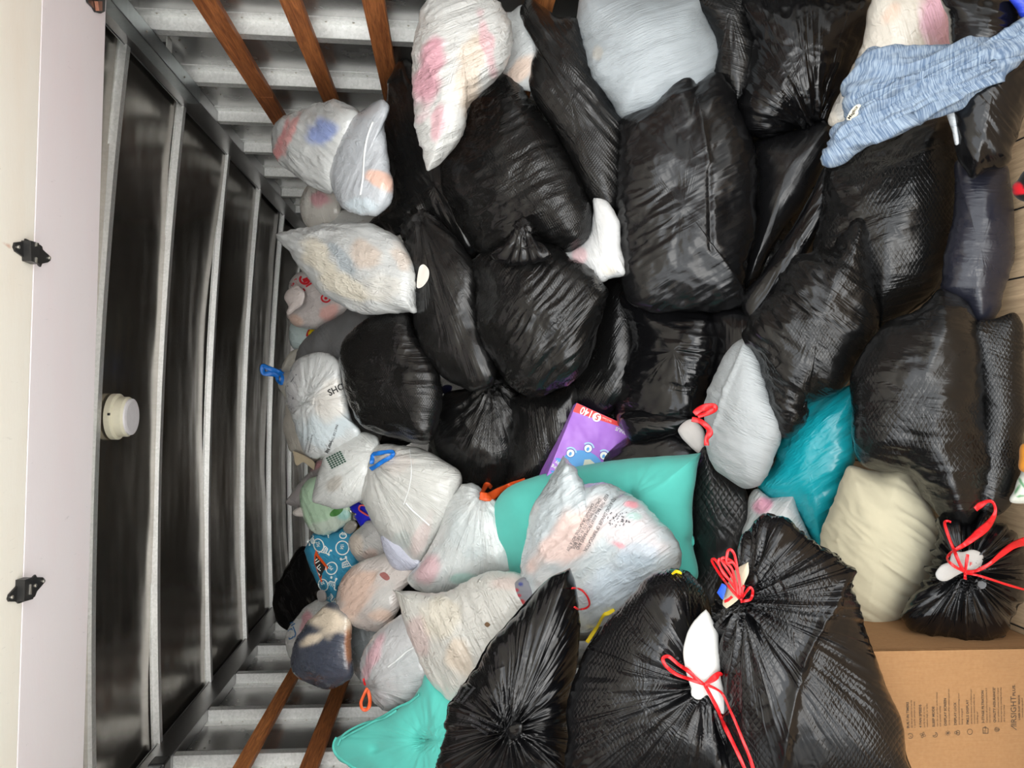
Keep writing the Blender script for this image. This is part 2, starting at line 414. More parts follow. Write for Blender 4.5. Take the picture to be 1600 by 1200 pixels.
# roof bows, arched, slightly skewed like the real ones
def bow(Yc):
    r = empty('trim_bow', (0, Yc, ZR)); tag(r, kind='structure')
    n = 24; prof = [(-0.012, 0.021), (-0.002, 0.021), (0.000, 0.000), (0.028, 0.000), (0.030, 0.021), (0.040, 0.021), (0.040, 0.026), (-0.012, 0.026)]
    vs, fs = [], []
    for i in range(n+1):
        X = -WL-0.02+(WL+WR+0.04)*i/n
        for (dy, dz) in prof: vs.append((X, Yc+0.054*X+dy, ZR-0.024+arch(X)+dz))
    k = len(prof)
    for i in range(n):
        for j in range(k): fs.append((i*k+j, i*k+(j+1) % k, (i+1)*k+(j+1) % k, (i+1)*k+j))
    fs += [tuple(range(k)), tuple(range(n*k+k-1, n*k-1, -1))]
    me_o = mesh_from('bow_section', vs, fs, M['galv'], r)
    return r
for Yc in (1.84, 2.49, 3.02, 3.63, 4.24, 4.85, 5.46, 6.07): bow(Yc)

# ------------------------------------------------------------------ overhead door, its hinges and tracks
ZD = EYE+0.93
door = empty('door_1', (0, 0.7, ZD)); tag(door, kind='structure')
YE = float(at_height(148, 600, ZD)[1]); YS = float(at_height(46, 600, ZD)[1])
def door_panel(y0, y1, mat, sk0, sk1):
    # far edge runs a touch askew, as the raised door does
    X0, X1 = -1.215, 1.045
    vs = []
    for z in (ZD, ZD+0.018):
        for (X, yy, sk) in ((X0, y0, sk0), (X1, y0, sk0), (X1, y1, sk1), (X0, y1, sk1)): vs.append((X, yy+sk*X, z))
    fs = [(0, 1, 2, 3)[::-1], (4, 5, 6, 7), (0, 1, 5, 4), (1, 2, 6, 5), (2, 3, 7, 6), (3, 0, 4, 7)]
    o = mesh_from('door_panel', vs, fs, mat, door)
    md = o.modifiers.new('b', 'BEVEL'); md.width = 0.0015; md.segments = 2
    return o
SK = 0.022
door_panel(YS+0.002, YE, M['door_lilac'], SK, SK)
door_panel(YS-0.33, YS-0.001, M['door_white'], SK, SK)
door_panel(YS-0.66, YS-0.332, M['door_white'], SK, SK)
door_panel(YS-0.99, YS-0.662, M['door_white'], SK, SK)
door_panel(YS-1.32, YS-0.992, M['door_white'], SK, SK)
def onz(pts, z): return [tuple(at_height(x, y, z)) for x, y in pts]
def disc(name, c, r, axis, h, mat, parent=None, n=20, r2=None):
    """short turned disc: centre c, radius r, axis vector, height h"""
    ax = Vector(axis).normalized(); u = ax.orthogonal().normalized(); v = ax.cross(u); c = Vector(c)
    r2 = r*0.9 if r2 is None else r2
    vs = [c+(u*math.cos(2*PI*k/n)+v*math.sin(2*PI*k/n))*r for k in range(n)]
    vs += [c+ax*h*0.8+(u*math.cos(2*PI*k/n)+v*math.sin(2*PI*k/n))*r for k in range(n)]
    vs += [c+ax*h+(u*math.cos(2*PI*k/n)+v*math.sin(2*PI*k/n))*r2 for k in range(n)]
    fs = [(k, (k+1) % n, n+(k+1) % n, n+k) for k in range(n)]+[(n+k, n+(k+1) % n, 2*n+(k+1) % n, 2*n+k) for k in range(n)]
    fs += [tuple(range(2*n, 3*n)), tuple(range(n-1, -1, -1))]
    return mesh_from(name, vs, fs, mat, parent)
def hinge(leafA, leafB, barrel, screws, pin, label):
    c = at_height(*barrel[0], ZD)
    h = empty('hinge', tuple(c)); h.parent = door; h.matrix_parent_inverse = Matrix.Translation(-Vector(door.location))
    extrude_poly('hinge_leaf', onz(leafA, ZD-0.0045), (0, 0, 0.004), M['hinge'], h)
    extrude_poly('hinge_leaf', onz(leafB, ZD-0.0045), (0, 0, 0.004), M['hinge'], h)
    extrude_poly('hinge_barrel', onz(barrel, ZD-0.020), (0, 0, 0.0195), M['hinge'], h)
    for (x, y) in screws:
        disc('screw', at_height(x, y, ZD-0.0045), 0.0042, (0, 0, -1), 0.003, M['screw'], h)
    for pp in pin: extrude_poly('hinge_pin', onz(pp, ZD-0.0215), (0, 0, 0.006), M['screw'], h)
hinge([(49, 377), (49, 408), (40, 407), (38, 402), (25, 393), (22, 386), (24, 379), (40, 377), (41, 373)],
      [(62, 382), (66, 385), (67, 390), (78, 400), (79, 407), (75, 410), (66, 412), (64, 417), (61, 414)],
      [(48, 376), (61, 380), (62, 413), (49, 408)],
      [(28, 386), (45, 391), (76.5, 403)], [[(57, 379), (59, 379), (58.5, 385), (56.5, 385)], [(57, 402), (59, 403), (58.5, 411), (56.5, 410)]],
      'black steel hinge on the roll-up door with a rust streak running from it')
hinge([(40, 907), (38, 940), (30, 943), (27, 940), (15, 940), (13, 936), (15, 929), (28, 915), (31, 909)],
      [(51, 903), (56, 898), (58, 902), (67, 902), (70, 905), (69, 911), (58, 924), (55, 932), (51, 935)],
      [(39, 906), (51, 902), (52, 936), (38, 940)],
      [(18, 933), (35.5, 925), (67.5, 908), (54.5, 915)], [[(48, 913), (50, 913), (49.5, 929), (47, 929)]],
      'black steel hinge with three bright screws, on the clean stretch of door seam')
# rust streak (a stain with its own shape) as thin paint film on the door
M['rust'] = plain('rust_stain', srgb(214, 178, 150), 0.8)
for X_, side in ((1.075, 1), (-1.245, -1)):
    r = empty('door_track', (X_, 1.6, ZD)); tag(r, ('galvanised door track along the right side wall' if side > 0 else 'galvanised door track along the left side wall, capped in black rubber'), 'door track')
    yend = 2.86 if side > 0 else 2.62
    boxes('track_channel', [(X_-0.028, Y0+0.1, ZD-0.012, X_+0.028, yend, ZD-0.009), (X_-0.028, Y0+0.1, ZD-0.012, X_-0.025, yend, ZD+0.030), (X_+0.025, Y0+0.1, ZD-0.012, X_+0.028, yend, ZD+0.030)], M['galv_dark'], r, 0.001)
    for y in np.arange(1.7, yend, 0.33): rivets('bolt', [(X_, y, ZD-0.013, 1.5)], 2, r)
    by = 2.55 if side > 0 else 2.36
    bx = X_+side*0.03
    boxes('hanger_bracket', [(min(X_, bx+side*0.05), by, ZD-0.004, max(X_, bx+side*0.05), by+0.045, ZD), (min(bx+side*0.045, bx+side*0.05), by, ZD-0.004, max(bx+side*0.045, bx+side*0.05), by+0.045, ZD+0.06), (min(X_, bx+side*0.05), by, ZD+0.030, max(X_, bx+side*0.05), by+0.045, ZD+0.034)], M['galv'], r, 0.001)
    if side < 0: boxes('rubber_cap', [(X_-0.032, yend-0.02, ZD-0.018, X_+0.032, yend+0.045, ZD+0.035)], M['black_plastic'], r, 0.006)
# roller bracket at the door's corner
rb = empty('door_roller_bracket', tuple(at_height(150, 8, ZD))); tag(rb, 'black roller bracket with a copper shaft on the corner of the door', 'bracket')
extrude_poly('bracket_plate', onz([(136, -4), (165, -6), (164, 18), (158, 21), (150, 19), (146, 12), (138, 4)], ZD-0.006), (0, 0, 0.005), M['hinge'], rb)
extrude_poly('shaft', onz([(153, 2), (160, 2), (160, 17), (155, 17)], ZD-0.016), (0, 0, 0.009), M['copper'], rb)
# ceiling lamp
LZ = ZR+0.022
lc = at_height(181, 651, LZ)
lamp = empty('dome_lamp', tuple(lc)); tag(lamp, 'round white dome lamp on the ribbed metal ceiling', 'lamp')
disc('lamp_base', lc+np.array([0, 0, 0.008]), 0.076, (0, 0, -1), 0.022, M['lamp'], lamp, 40, 0.068)
disc('lamp_rim', lc+np.array([0, 0, -0.012]), 0.066, (0, 0, -1), 0.034, M['lamp'], lamp, 40, 0.060)
disc('lamp_lens', lc+np.array([0, 0, -0.042]), 0.060, (0, 0, -1), 0.012, M['lens'], lamp, 40, 0.050)
boxes('switch', [(lc[0]+0.006, lc[1]-0.078, lc[2]-0.012, lc[0]+0.014, lc[1]-0.050, lc[2]-0.006)], M['black_plastic'], lamp)

# ------------------------------------------------------------------ wooden slats on the side walls
def slat(side, x_top, x_bot, y_img, segs, label):
    Xp = WR if side > 0 else -WL
    z1 = float(at_side(x_top, y_img, Xp-side*0.02)[2]); z0 = float(at_side(x_bot, y_img, Xp-side*0.02)[2])
    for i, (ya, yb) in enumerate(segs):
        o = boxes('wooden_slat', [(min(Xp-side*0.022, Xp-side*0.001), 0, z0, max(Xp-side*0.022, Xp-side*0.001), yb-ya-0.002, z1)], M['slat'], bevel=0.002)
        o.location = (0, ya, 0)
        tag(o, label[i], 'slat', 'wooden slats along the side walls')
slat(1, 300, 337, 0, [(Y0, 2.90), (2.90, 5.3)], ['hardwood slat, highest on the right wall, near the open end', 'lighter hardwood slat, highest on the right wall, running behind the red and blue bag'])
slat(1, 436, 469, 0, [(Y0, 5.3)], ['hardwood slat second from the top on the right wall'])
slat(1, 565, 600, 0, [(Y0, 5.3)], ['dark scuffed hardwood slat third from the top on the right wall'])
slat(1, 832, 868, 0, [(Y0, 5.3)], ['short visible end of a red-brown slat beside the large pale ribbed bag'])
slat(-1, 363, 388, 1200, [(Y0, 2.56), (2.56, 5.3)], ['striped light slat, highest on the left wall, near the open end', 'dark slat, highest on the left wall, running behind the navy filled bag'])
slat(-1, 467.5, 496, 1200, [(Y0, 2.56), (2.56, 5.3)], ['striped red-brown slat, second on the left wall, next to the turquoise cushion tip', 'dark brown slat, second on the left wall, above the orange loop'])

# ------------------------------------------------------------------ soft bodies (bags, cushions, clothes)
GX = [380, 450, 520, 600, 700, 800, 1000, 1200, 1400, 1600]
GZ = [3.55, 3.30, 3.10, 2.92, 2.72, 2.55, 2.22, 1.92, 1.66, 1.44]
def Zs(x): return float(np.interp(x, GX, GZ))
def smooth_outline(pts, n):
    P = [np.array(p[:2], float) for p in pts]; sharp = [len(p) > 2 and p[2] for p in pts]; m = len(P)
    out = []
    for i in range(m):
        p0, p1, p2, p3 = P[i-1], P[i], P[(i+1) % m], P[(i+2) % m]
        t1 = (p2-p1) if sharp[i] else (p2-p0)/2*min(1.0, 2*np.linalg.norm(p2-p1)/(np.linalg.norm(p2-p0)+1e-6))
        t2 = (p2-p1) if sharp[(i+1) % m] else (p3-p1)/2*min(1.0, 2*np.linalg.norm(p2-p1)/(np.linalg.norm(p3-p1)+1e-6))
        for k in range(16):
            t = k/16
            out.append((2*t**3-3*t*t+1)*p1+(t**3-2*t*t+t)*t1+(-2*t**3+3*t*t)*p2+(t**3-t*t)*t2)
    out = np.array(out)
    d = np.linalg.norm(np.roll(out, -1, 0)-out, axis=1); cum = np.concatenate([[0], np.cumsum(d)])
    s = np.linspace(0, cum[-1], n, endpoint=False); cl = np.vstack([out, out[:1]])
    return np.stack([np.interp(s, cum, cl[:, 0]), np.interp(s, cum, cl[:, 1])], 1)
def seg_dist(Q, O):
    A = O; B = np.roll(O, -1, 0); AB = B-A; L = (AB**2).sum(1)+1e-9
    out = np.full(len(Q), 1e9)
    for i in range(0, len(Q), 4000):
        q = Q[i:i+4000, None, :]
        t = np.clip(((q-A)*AB).sum(-1)/L, 0, 1)
        out[i:i+4000] = np.sqrt(((q-A-AB*t[..., None])**2).sum(-1)).min(1)
    return out
def inside(Q, O):
    x, y = Q[:, 0], Q[:, 1]; r = np.zeros(len(Q), bool)
    for (x1, y1), (x2, y2) in zip(O, np.roll(O, -1, 0)):
        c = ((y1 > y) != (y2 > y)); r ^= c & (x < (x2-x1)*(y-y1)/(y2-y1+1e-12)+x1)
    return r
GS = 8
gx, gy = np.meshgrid(np.arange(-40, 1660, GS), np.arange(-40, 1260, GS), indexing='ij')
GP = np.stack([gx.ravel(), gy.ravel()], 1).astype(float); DTOP = np.full(len(GP), 1e3)
BVH = []; BAG = {}; _cnt = [0]

def star_s(Q, Cn, O):
    a = np.arctan2(O[:, 1]-Cn[1], O[:, 0]-Cn[0]); r = np.hypot(O[:, 1]-Cn[1], O[:, 0]-Cn[0])
    o = np.argsort(a); a, r = a[o], r[o]
    qa = np.arctan2(Q[:, 1]-Cn[1], Q[:, 0]-Cn[0]); qr = np.hypot(Q[:, 1]-Cn[1], Q[:, 0]-Cn[0])
    return qr/np.interp(qa, np.concatenate([a[-3:]-2*PI, a, a[:3]+2*PI]), np.concatenate([r[-3:], r, r[:3]]))

def soft(key, name, label, cat, mat, pts, z=None, dz=0.0, tf=0.80, tb=0.32, ang=None, knot=None, wr=1.0, crumple=1.0, lump=1.0,
         base=(0.62, 0.66, 0.68), blobs=(), dimples=(), ridges=(), group=None, g=0.75, gy_=0.0, parent=None, solve=True, center=None,
         along=0.075, zoff=0.0, pleat=1.0, n=None, thick=None):
    """A filled soft body with its own outline, distance, front and back; folds are modelled in the mesh."""
    _cnt[0] += 1; seed = _cnt[0]*3.71
    O = smooth_outline(pts, 240)
    lo, hi = O.min(0), O.max(0)
    if center is None:
        cand = np.stack(np.meshgrid(np.linspace(lo[0], hi[0], 26), np.linspace(lo[1], hi[1], 26)), -1).reshape(-1, 2)
        cand = cand[inside(cand, O)]; dd = seg_dist(cand, O)
        sc = dd - 0.10*np.linalg.norm(cand-O.mean(0), axis=1)
        Cn = cand[np.argmax(sc)]; R = dd.max()
    else:
        Cn = np.array(center, float); R = float(seg_dist(Cn[None], O)[0])
    Zp = (Zs(Cn[0]) if z is None else z)+dz
    gxx = (Zs(Cn[0]+30)-Zs(Cn[0]-30))/60*g
    # keep inside the truck
    dv = ray(O[:, 0], O[:, 1]); dxp = O-Cn
    for _ in range(60):
        Z = Zp+gxx*dxp[:, 0]+gy_*dxp[:, 1]
        X = dv[:, 0]*Z; H = EYE+dv[:, 2]*Z
        if (X.max() < WR-0.03 or hi[1] < 0) and X.min() > -WL+0.03 and H.min() > 0.012: break
        Zp -= 0.03
        if Zp < 0.9: break
    T = thick if thick is not None else tf*R/F*Zp
    bb = (GP[:, 0] >= lo[0]) & (GP[:, 0] <= hi[0]) & (GP[:, 1] >= lo[1]) & (GP[:, 1] <= hi[1])
    idx = np.nonzero(bb)[0]; idx = idx[inside(GP[idx], O)] if len(idx) else idx
    def prof(Q, s=None):
        if s is None: s = star_s(Q, Cn, O)
        s = np.clip(s, 0, 1); d = seg_dist(Q, O)
        u = np.clip(d/(R*1.05), 0, 1); gg = np.sqrt(np.clip(1-(1-u)**2, 0, 1))
        return 0.55*np.sqrt(np.clip(1-s**2.3, 0, 1))+0.45*gg
    if len(idx) and solve:
        q = GP[idx]; pr = prof(q); pl = gxx*(q[:, 0]-Cn[0])+gy_*(q[:, 1]-Cn[1])
        lim = DTOP[idx]-pl+T*pr
        zl = np.percentile(lim, 2.5)-0.008
        if zl < Zp: Zp = zl
        T = thick if thick is not None else tf*R/F*Zp
        D = Zp+pl-T*pr
        DTOP[idx] = np.minimum(DTOP[idx], D)
    Zp += zoff
    per = np.linalg.norm(np.roll(O, -1, 0)-O, axis=1).sum()
    nth = int(np.clip(per/3.6, 56, 300)) if n is None else n
    nf = int(np.clip(R/1.9, 14, 66)); nb = max(8, nf//3)
    O = smooth_outline(pts, nth)
    ph = np.concatenate([np.linspace(0, PI/2, nf+1)[1:], np.linspace(PI/2, PI, nb+1)[1:-1]])
    front = np.concatenate([np.ones(nf), -np.ones(nb-1)])
    S = np.sin(ph)**0.92
    px = Cn+S[:, None, None]*(O-Cn)[None]
    rows, cols = px.shape[:2]
    Q = px.reshape(-1, 2); pr = prof(Q, np.repeat(S, cols)).reshape(rows, cols)
    pr[nf-1] = 0
    Tb = T*tb/tf if thick is None else thick*0.8
    dep = Zp+gxx*(px[..., 0]-Cn[0])+gy_*(px[..., 1]-Cn[1])-np.where(front[:, None] > 0, T, -Tb)*pr
    for (dx_, dy_, dr, dd_) in dimples:
        r2 = ((px[..., 0]-dx_)**2+(px[..., 1]-dy_)**2)/dr**2
        dep = dep+np.where(front[:, None] > 0, dd_*(np.exp(-r2*1.3)*0.6+0.4*np.exp(-np.sqrt(r2)*2.2)), 0)
    P = EYEP+ray(px[..., 0], px[..., 1])*dep[..., None]
    # local coordinates in metres
    k = Zp/F
    a = (px[..., 0]-Cn[0])*k; b = (px[..., 1]-Cn[1])*k; c = (dep-Zp)
    flat = np.stack([a, b, c*0.5+seed], -1)
    if knot is not None:
        kx, ky = knot[0], knot[1]
        rx, ry = (px[..., 0]-kx)*k, (px[..., 1]-ky)*k; rr = np.hypot(rx, ry)+0.004
        ph_ = np.arctan2(ry, rx)
        rad = 1.7*(knot[2] if len(knot) > 2 else 0.15)
        wcx = np.stack([rad*np.cos(ph_)+seed, rad*np.sin(ph_), 0.012*np.log(rr/0.01)+np.where(front[:, None] > 0, 0, 3)], -1)
        fall = 0.30+0.9*np.exp(-rr/0.16)
    else:
        th = math.radians(ang if ang is not None else 0)
        al = a*math.cos(th)+b*math.sin(th); ac = -a*math.sin(th)+b*math.cos(th)
        wcx = np.stack([ac+seed, al*along, c*0.35], -1); fall = np.ones_like(a)
    warp = np.stack([pnoise(flat*7+3.1), pnoise(flat*7+9.7), np.zeros_like(a)], -1)*(0.0025 if knot is not None else 0.006)
    wcx = wcx+warp
    # normals from grid differences
    du = np.roll(P, -1, 1)-np.roll(P, 1, 1); dvv = np.gradient(P, axis=0)
    N = np.cross(du, dvv); N /= np.linalg.norm(N, axis=-1, keepdims=True)+1e-12
    Cm = P.reshape(-1, 3).mean(0)
    if ((P-Cm)*N).sum() < 0: N = -N
    size = min(1.0, R*k/0.16)
    h = 0.016*lump*size*pnoise(flat*6.5)+0.006*lump*size*pnoise(flat*15+5)
    wmod = 0.45+0.75*sstep(-0.25, 0.35, pnoise(flat*5.0+17))
    h += wr*pleat*fall*wmod*size**0.6*(0.0034*ridged(wcx*24)+0.0030*ridged(wcx*52+7)+0.0014*ridged(wcx*95+9))
    h += crumple*size**0.6*(0.0012*ridged(flat*34+2)+0.0026*ridged(flat*16+4)*sstep(0.0, 0.45, pnoise(flat*4+21)))
    if knot is not None:
        h += wr*(0.010*np.exp(-rr/0.05)*np.sin(ph_*11+seed)+0.0065*np.exp(-rr/0.085)*np.sign(np.sin(ph_*23+seed+3*pnoise(wcx*6)))*np.abs(np.sin(ph_*23+seed+3*pnoise(wcx*6)))**0.6)*sstep(0.0, 0.03, rr)*(0.25 if mat in ('white', 'clear', 'cushion') else 1.0)
    for (x1, y1, x2, y2, wd, hh) in ridges:
        A = np.array([x1, y1]); AB = np.array([x2-x1, y2-y1]); tt = np.clip(((px-A)*AB).sum(-1)/(AB**2).sum(), 0, 1)
        dd = np.linalg.norm(px-A-AB*tt[..., None], axis=-1)
        h += np.where(front[:, None] > 0, hh*np.exp(-(dd/wd)**1.3), 0)
    edge = np.where(np.arange(rows) == nf-1, 0.5, 1.0)[:, None]
    P = P+N*(h*edge)[..., None]
    pole_f = P[0].mean(0); pole_b = P[-1].mean(0)
    vs = np.vstack([P.reshape(-1, 3), pole_f, pole_b]); nv = rows*cols
    i, j = np.meshgrid(np.arange(rows-1), np.arange(cols), indexing='ij'); j2 = (j+1) % cols
    quads = np.stack([i*cols+j, i*cols+j2, (i+1)*cols+j2, (i+1)*cols+j], -1).reshape(-1, 4)
    jj = np.arange(cols); j3 = (jj+1) % cols
    t1 = np.stack([np.full(cols, nv), j3, jj], -1); t2 = np.stack([np.full(cols, nv+1), (rows-1)*cols+jj, (rows-1)*cols+j3], -1)
    # orientation
    p0, p1, p2 = vs[quads[0, 0]], vs[quads[0, 1]], vs[quads[0, 2]]
    mid = quads[len(quads)//3]; nn = np.cross(vs[mid[1]]-vs[mid[0]], vs[mid[2]]-vs[mid[0]])
    if (nn*(vs[mid[0]]-Cm)).sum() < 0: quads = quads[:, ::-1]; t1 = t1[:, ::-1]; t2 = t2[:, ::-1]
    origin = np.array([vs[:, 0].mean(), vs[:, 1].mean(), vs[:, 2].min()])
    if parent is not None: origin = np.array(parent.location)
    loc = vs-origin
    faces = [tuple(f) for f in quads.tolist()]+[tuple(f) for f in t1.tolist()]+[tuple(f) for f in t2.tolist()]
    me = bpy.data.meshes.new(name)
    me.from_pydata(loc.tolist(), [], faces)
    me.polygons.foreach_set('use_smooth', np.ones(len(faces), bool))
    ext = lambda arr: np.vstack([arr.reshape(-1, 3), arr[0].mean(0), arr[-1].mean(0)]).astype(np.float32)
    at_ = me.attributes.new('wrinkle', 'FLOAT_VECTOR', 'POINT'); at_.data.foreach_set('vector', ext(wcx).ravel())
    at_ = me.attributes.new('flat', 'FLOAT_VECTOR', 'POINT'); at_.data.foreach_set('vector', ext(flat).ravel())
    col = np.ones(px.shape[:2]+(3,))*np.array(base)
    wob = pnoise(flat*14+31)
    col = col*(1+0.05*wob[..., None])
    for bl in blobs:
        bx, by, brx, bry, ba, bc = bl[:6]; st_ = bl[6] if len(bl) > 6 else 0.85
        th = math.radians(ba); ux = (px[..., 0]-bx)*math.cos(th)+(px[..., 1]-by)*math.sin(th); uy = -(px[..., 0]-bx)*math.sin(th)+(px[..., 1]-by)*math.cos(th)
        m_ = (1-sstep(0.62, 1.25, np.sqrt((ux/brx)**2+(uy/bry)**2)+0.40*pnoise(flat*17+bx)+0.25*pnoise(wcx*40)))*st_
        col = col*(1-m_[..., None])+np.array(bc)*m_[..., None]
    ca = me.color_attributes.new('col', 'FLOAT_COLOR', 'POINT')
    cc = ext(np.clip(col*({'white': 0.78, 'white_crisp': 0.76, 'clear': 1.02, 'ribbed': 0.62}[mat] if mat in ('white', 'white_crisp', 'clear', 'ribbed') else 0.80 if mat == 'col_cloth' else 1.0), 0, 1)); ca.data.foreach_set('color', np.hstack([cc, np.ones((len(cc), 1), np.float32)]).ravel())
    me.update()
    o = link(name, me, M[mat] if isinstance(mat, str) else mat, parent)
    if parent is None: o.location = origin; tag(o, label, cat, group)
    elif label: tag(o, label)
    bv = BVHTree.FromPolygons([Vector(v) for v in vs], faces)
    BVH.append(bv); BAG[key] = dict(o=o, bvh=bv, Z=Zp, T=T, C=Cn, k=k)
    return o

def hit(x, y, keys=None, lift=0.002):
    d = Vector(ray(x, y)); dn = d.normalized(); best = None
    for bv in ([BAG[k]['bvh'] for k in keys] if keys else BVH):
        h = bv.ray_cast(Vector(EYEP), dn)
        if h[0] is not None and (best is None or h[3] < best): best = h[3]
    if best is None: return None
    return np.array(EYEP)+np.array(dn)*(best-lift)

def ribbon(name, parent, mat, pts, width, lift=0.006, keys=None, flat=0.22, label=None, sub=6, bow_=0.0, zfix=None):
    """a flat strip of film following the points; pts may carry an own width as third number"""
    P2 = np.array([p[:2] for p in pts], float); Wd = np.array([p[2] if len(p) > 2 else width for p in pts], float)
    n = len(P2); tt = np.linspace(0, n-1, (n-1)*sub+1)
    def cr_(A, t):
        i = min(int(t), n-2); f = t-i
        p0, p1, p2, p3 = A[max(i-1, 0)], A[i], A[i+1], A[min(i+2, n-1)]
        return 0.5*((2*p1)+(-p0+p2)*f+(2*p0-5*p1+4*p2-p3)*f*f+(-p0+3*p1-3*p2+p3)*f**3)
    Q = np.array([cr_(P2, t) for t in tt]); Wq = np.array([np.interp(t, range(n), Wd) for t in tt])
    deps = []
    for (x, y) in Q:
        h = hit(x, y, keys, 0) if zfix is None else None
        deps.append(h[1] if h is not None else np.nan)
    deps = np.array(deps)
    if zfix is not None: deps[:] = zfix
    ok = ~np.isnan(deps)
    if not ok.any(): deps[:] = BAG[keys[0]]['Z'] if keys else 2.0
    else: deps = np.interp(np.arange(len(deps)), np.nonzero(ok)[0], deps[ok])
    sm = deps.copy()
    for _ in range(3): sm = np.minimum(sm, np.convolve(np.pad(sm, 1, 'edge'), [0.25, 0.5, 0.25], 'valid'))
    arc = np.sin(np.linspace(0, PI, len(sm)))*bow_
    P = at(Q[:, 0], Q[:, 1], sm-lift-arc)
    vs, fs = [], []; K = 8
    for i in range(len(P)):
        tg = P[min(i+1, len(P)-1)]-P[max(i-1, 0)]; tg /= np.linalg.norm(tg)+1e-9
        vw = P[i]-EYEP; vw /= np.linalg.norm(vw)
        sd = np.cross(tg, vw); sd /= np.linalg.norm(sd)+1e-9; nr = np.cross(sd, tg)
        tw = 0.5*math.sin(i*0.35+len(P))
        s2 = sd*math.cos(tw)+nr*math.sin(tw); n2 = -sd*math.sin(tw)+nr*math.cos(tw)
        wm = Wq[i]*0.5/F*sm[i]
        for q_ in range(K):
            an = 2*PI*q_/K
            vs.append(P[i]+s2*wm*math.cos(an)+n2*wm*flat*math.sin(an))
    for i in range(len(P)-1):
        for q_ in range(K): fs.append((i*K+q_, i*K+(q_+1) % K, (i+1)*K+(q_+1) % K, (i+1)*K+q_))
    fs += [tuple(range(K))[::-1], tuple(range((len(P)-1)*K, len(P)*K))]
    o = mesh_from(name, vs, fs, mat, parent, smooth=True)
    if label: tag(o, label)
    return o

def patch(name, parent, mat, pts, keys, lift=0.0018, cells=7, zfix=None, soften=True):
    """flat printed shape laid on a soft body's surface"""
    pts = smooth_outline(pts, 30) if soften else np.array(pts, float)
    lo, hi = pts.min(0), pts.max(0)
    me = bpy.data.meshes.new(name); bm = bmesh.new()
    bm.faces.new([bm.verts.new((x, y, 0)) for x, y in pts]); bmesh.ops.triangulate(bm, faces=bm.faces)
    stp = max((hi-lo).max()/cells, 1.2)
    for ax in (0, 1):
        for v in np.arange(lo[ax]+stp, hi[ax], stp):
            co = Vector((v, 0, 0)) if ax == 0 else Vector((0, v, 0)); no = Vector((1, 0, 0)) if ax == 0 else Vector((0, 1, 0))
            bmesh.ops.bisect_plane(bm, geom=bm.verts[:]+bm.edges[:]+bm.faces[:], plane_co=co, plane_no=no)
    return lay(name, parent, mat, bm, me, keys, lift, zfix)
def lay(name, parent, mat, bm, me, keys, lift, zfix=None):
    last = None
    for v in bm.verts:
        if zfix is not None: v.co = Vector(at(v.co.x, v.co.y, zfix))-Vector(parent.location); continue
        h = hit(v.co.x, v.co.y, keys, lift)
        if h is None:
            h = last if last is not None else at(v.co.x, v.co.y, BAG[keys[0]]['Z'])
            h = at(v.co.x, v.co.y, h[1])
        last = h; v.co = Vector(h)-Vector(parent.location)
    bmesh.ops.recalc_face_normals(bm, faces=bm.faces)
    bm.to_mesh(me); bm.free()
    return link(name, me, mat, parent)
_tc = {}
def text_geo(s, bold=False):
    if (s, bold) in _tc: return _tc[(s, bold)]
    cu = bpy.data.curves.new('txt', 'FONT'); cu.body = s; cu.size = 1.0; cu.resolution_u = 2
    if bold: cu.offset = 0.018
    ob = bpy.data.objects.new('txt', cu); C.objects.link(ob)
    bpy.context.view_layer.update()
    dg = bpy.context.evaluated_depsgraph_get(); me = bpy.data.meshes.new_from_object(ob.evaluated_get(dg))
    v = np.array([p.co[:] for p in me.vertices]); f = [tuple(p.vertices) for p in me.polygons]
    bpy.data.objects.remove(ob); bpy.data.curves.remove(cu); bpy.data.meshes.remove(me)
    _tc[(s, bold)] = (v, f); return v, f
def text_on(s, parent, mat, x, y, size, deg, keys, stretch=1.0, lift=0.0022, bold=False, name='lettering', fit=None, zfix=None):
    """writing laid on a surface: starts at (x, y), runs at deg (clockwise) in the frame"""
    v, f = text_geo(s, bold)
    if fit: stretch = fit/(v[:, 0].max()*size)
    th = math.radians(deg)
    ex = np.array([math.cos(th), math.sin(th)]); ey = np.array([math.sin(th), -math.cos(th)])
    me = bpy.data.meshes.new(name); bm = bmesh.new()
    bv = [bm.verts.new((*(np.array([x, y])+ex*p[0]*size*stretch+ey*p[1]*size), 0)) for p in v]
    for q in f:
        try: bm.faces.new([bv[i] for i in q])
        except ValueError: pass
    return lay(name, parent, mat, bm, me, keys, lift, zfix)

# ================================================================== the pile, from the far bags to the near ones
PINK = srgb(226, 168, 176); ROSE = srgb(205, 150, 158); CREAM = srgb(232, 218, 196); PEACH = srgb(230, 196, 180)
WH = srgb(214, 218, 218); WHB = srgb(206, 216, 222); GREY = srgb(160, 166, 170); BEIGE = srgb(214, 190, 168); LAV = srgb(170, 174, 204)
W2 = srgb(190, 194, 194)
def bag(key, label, mat, pts, cat='bag', name='trash_bag', **kw):
    return soft(key, name, label, cat, mat, pts, **kw)

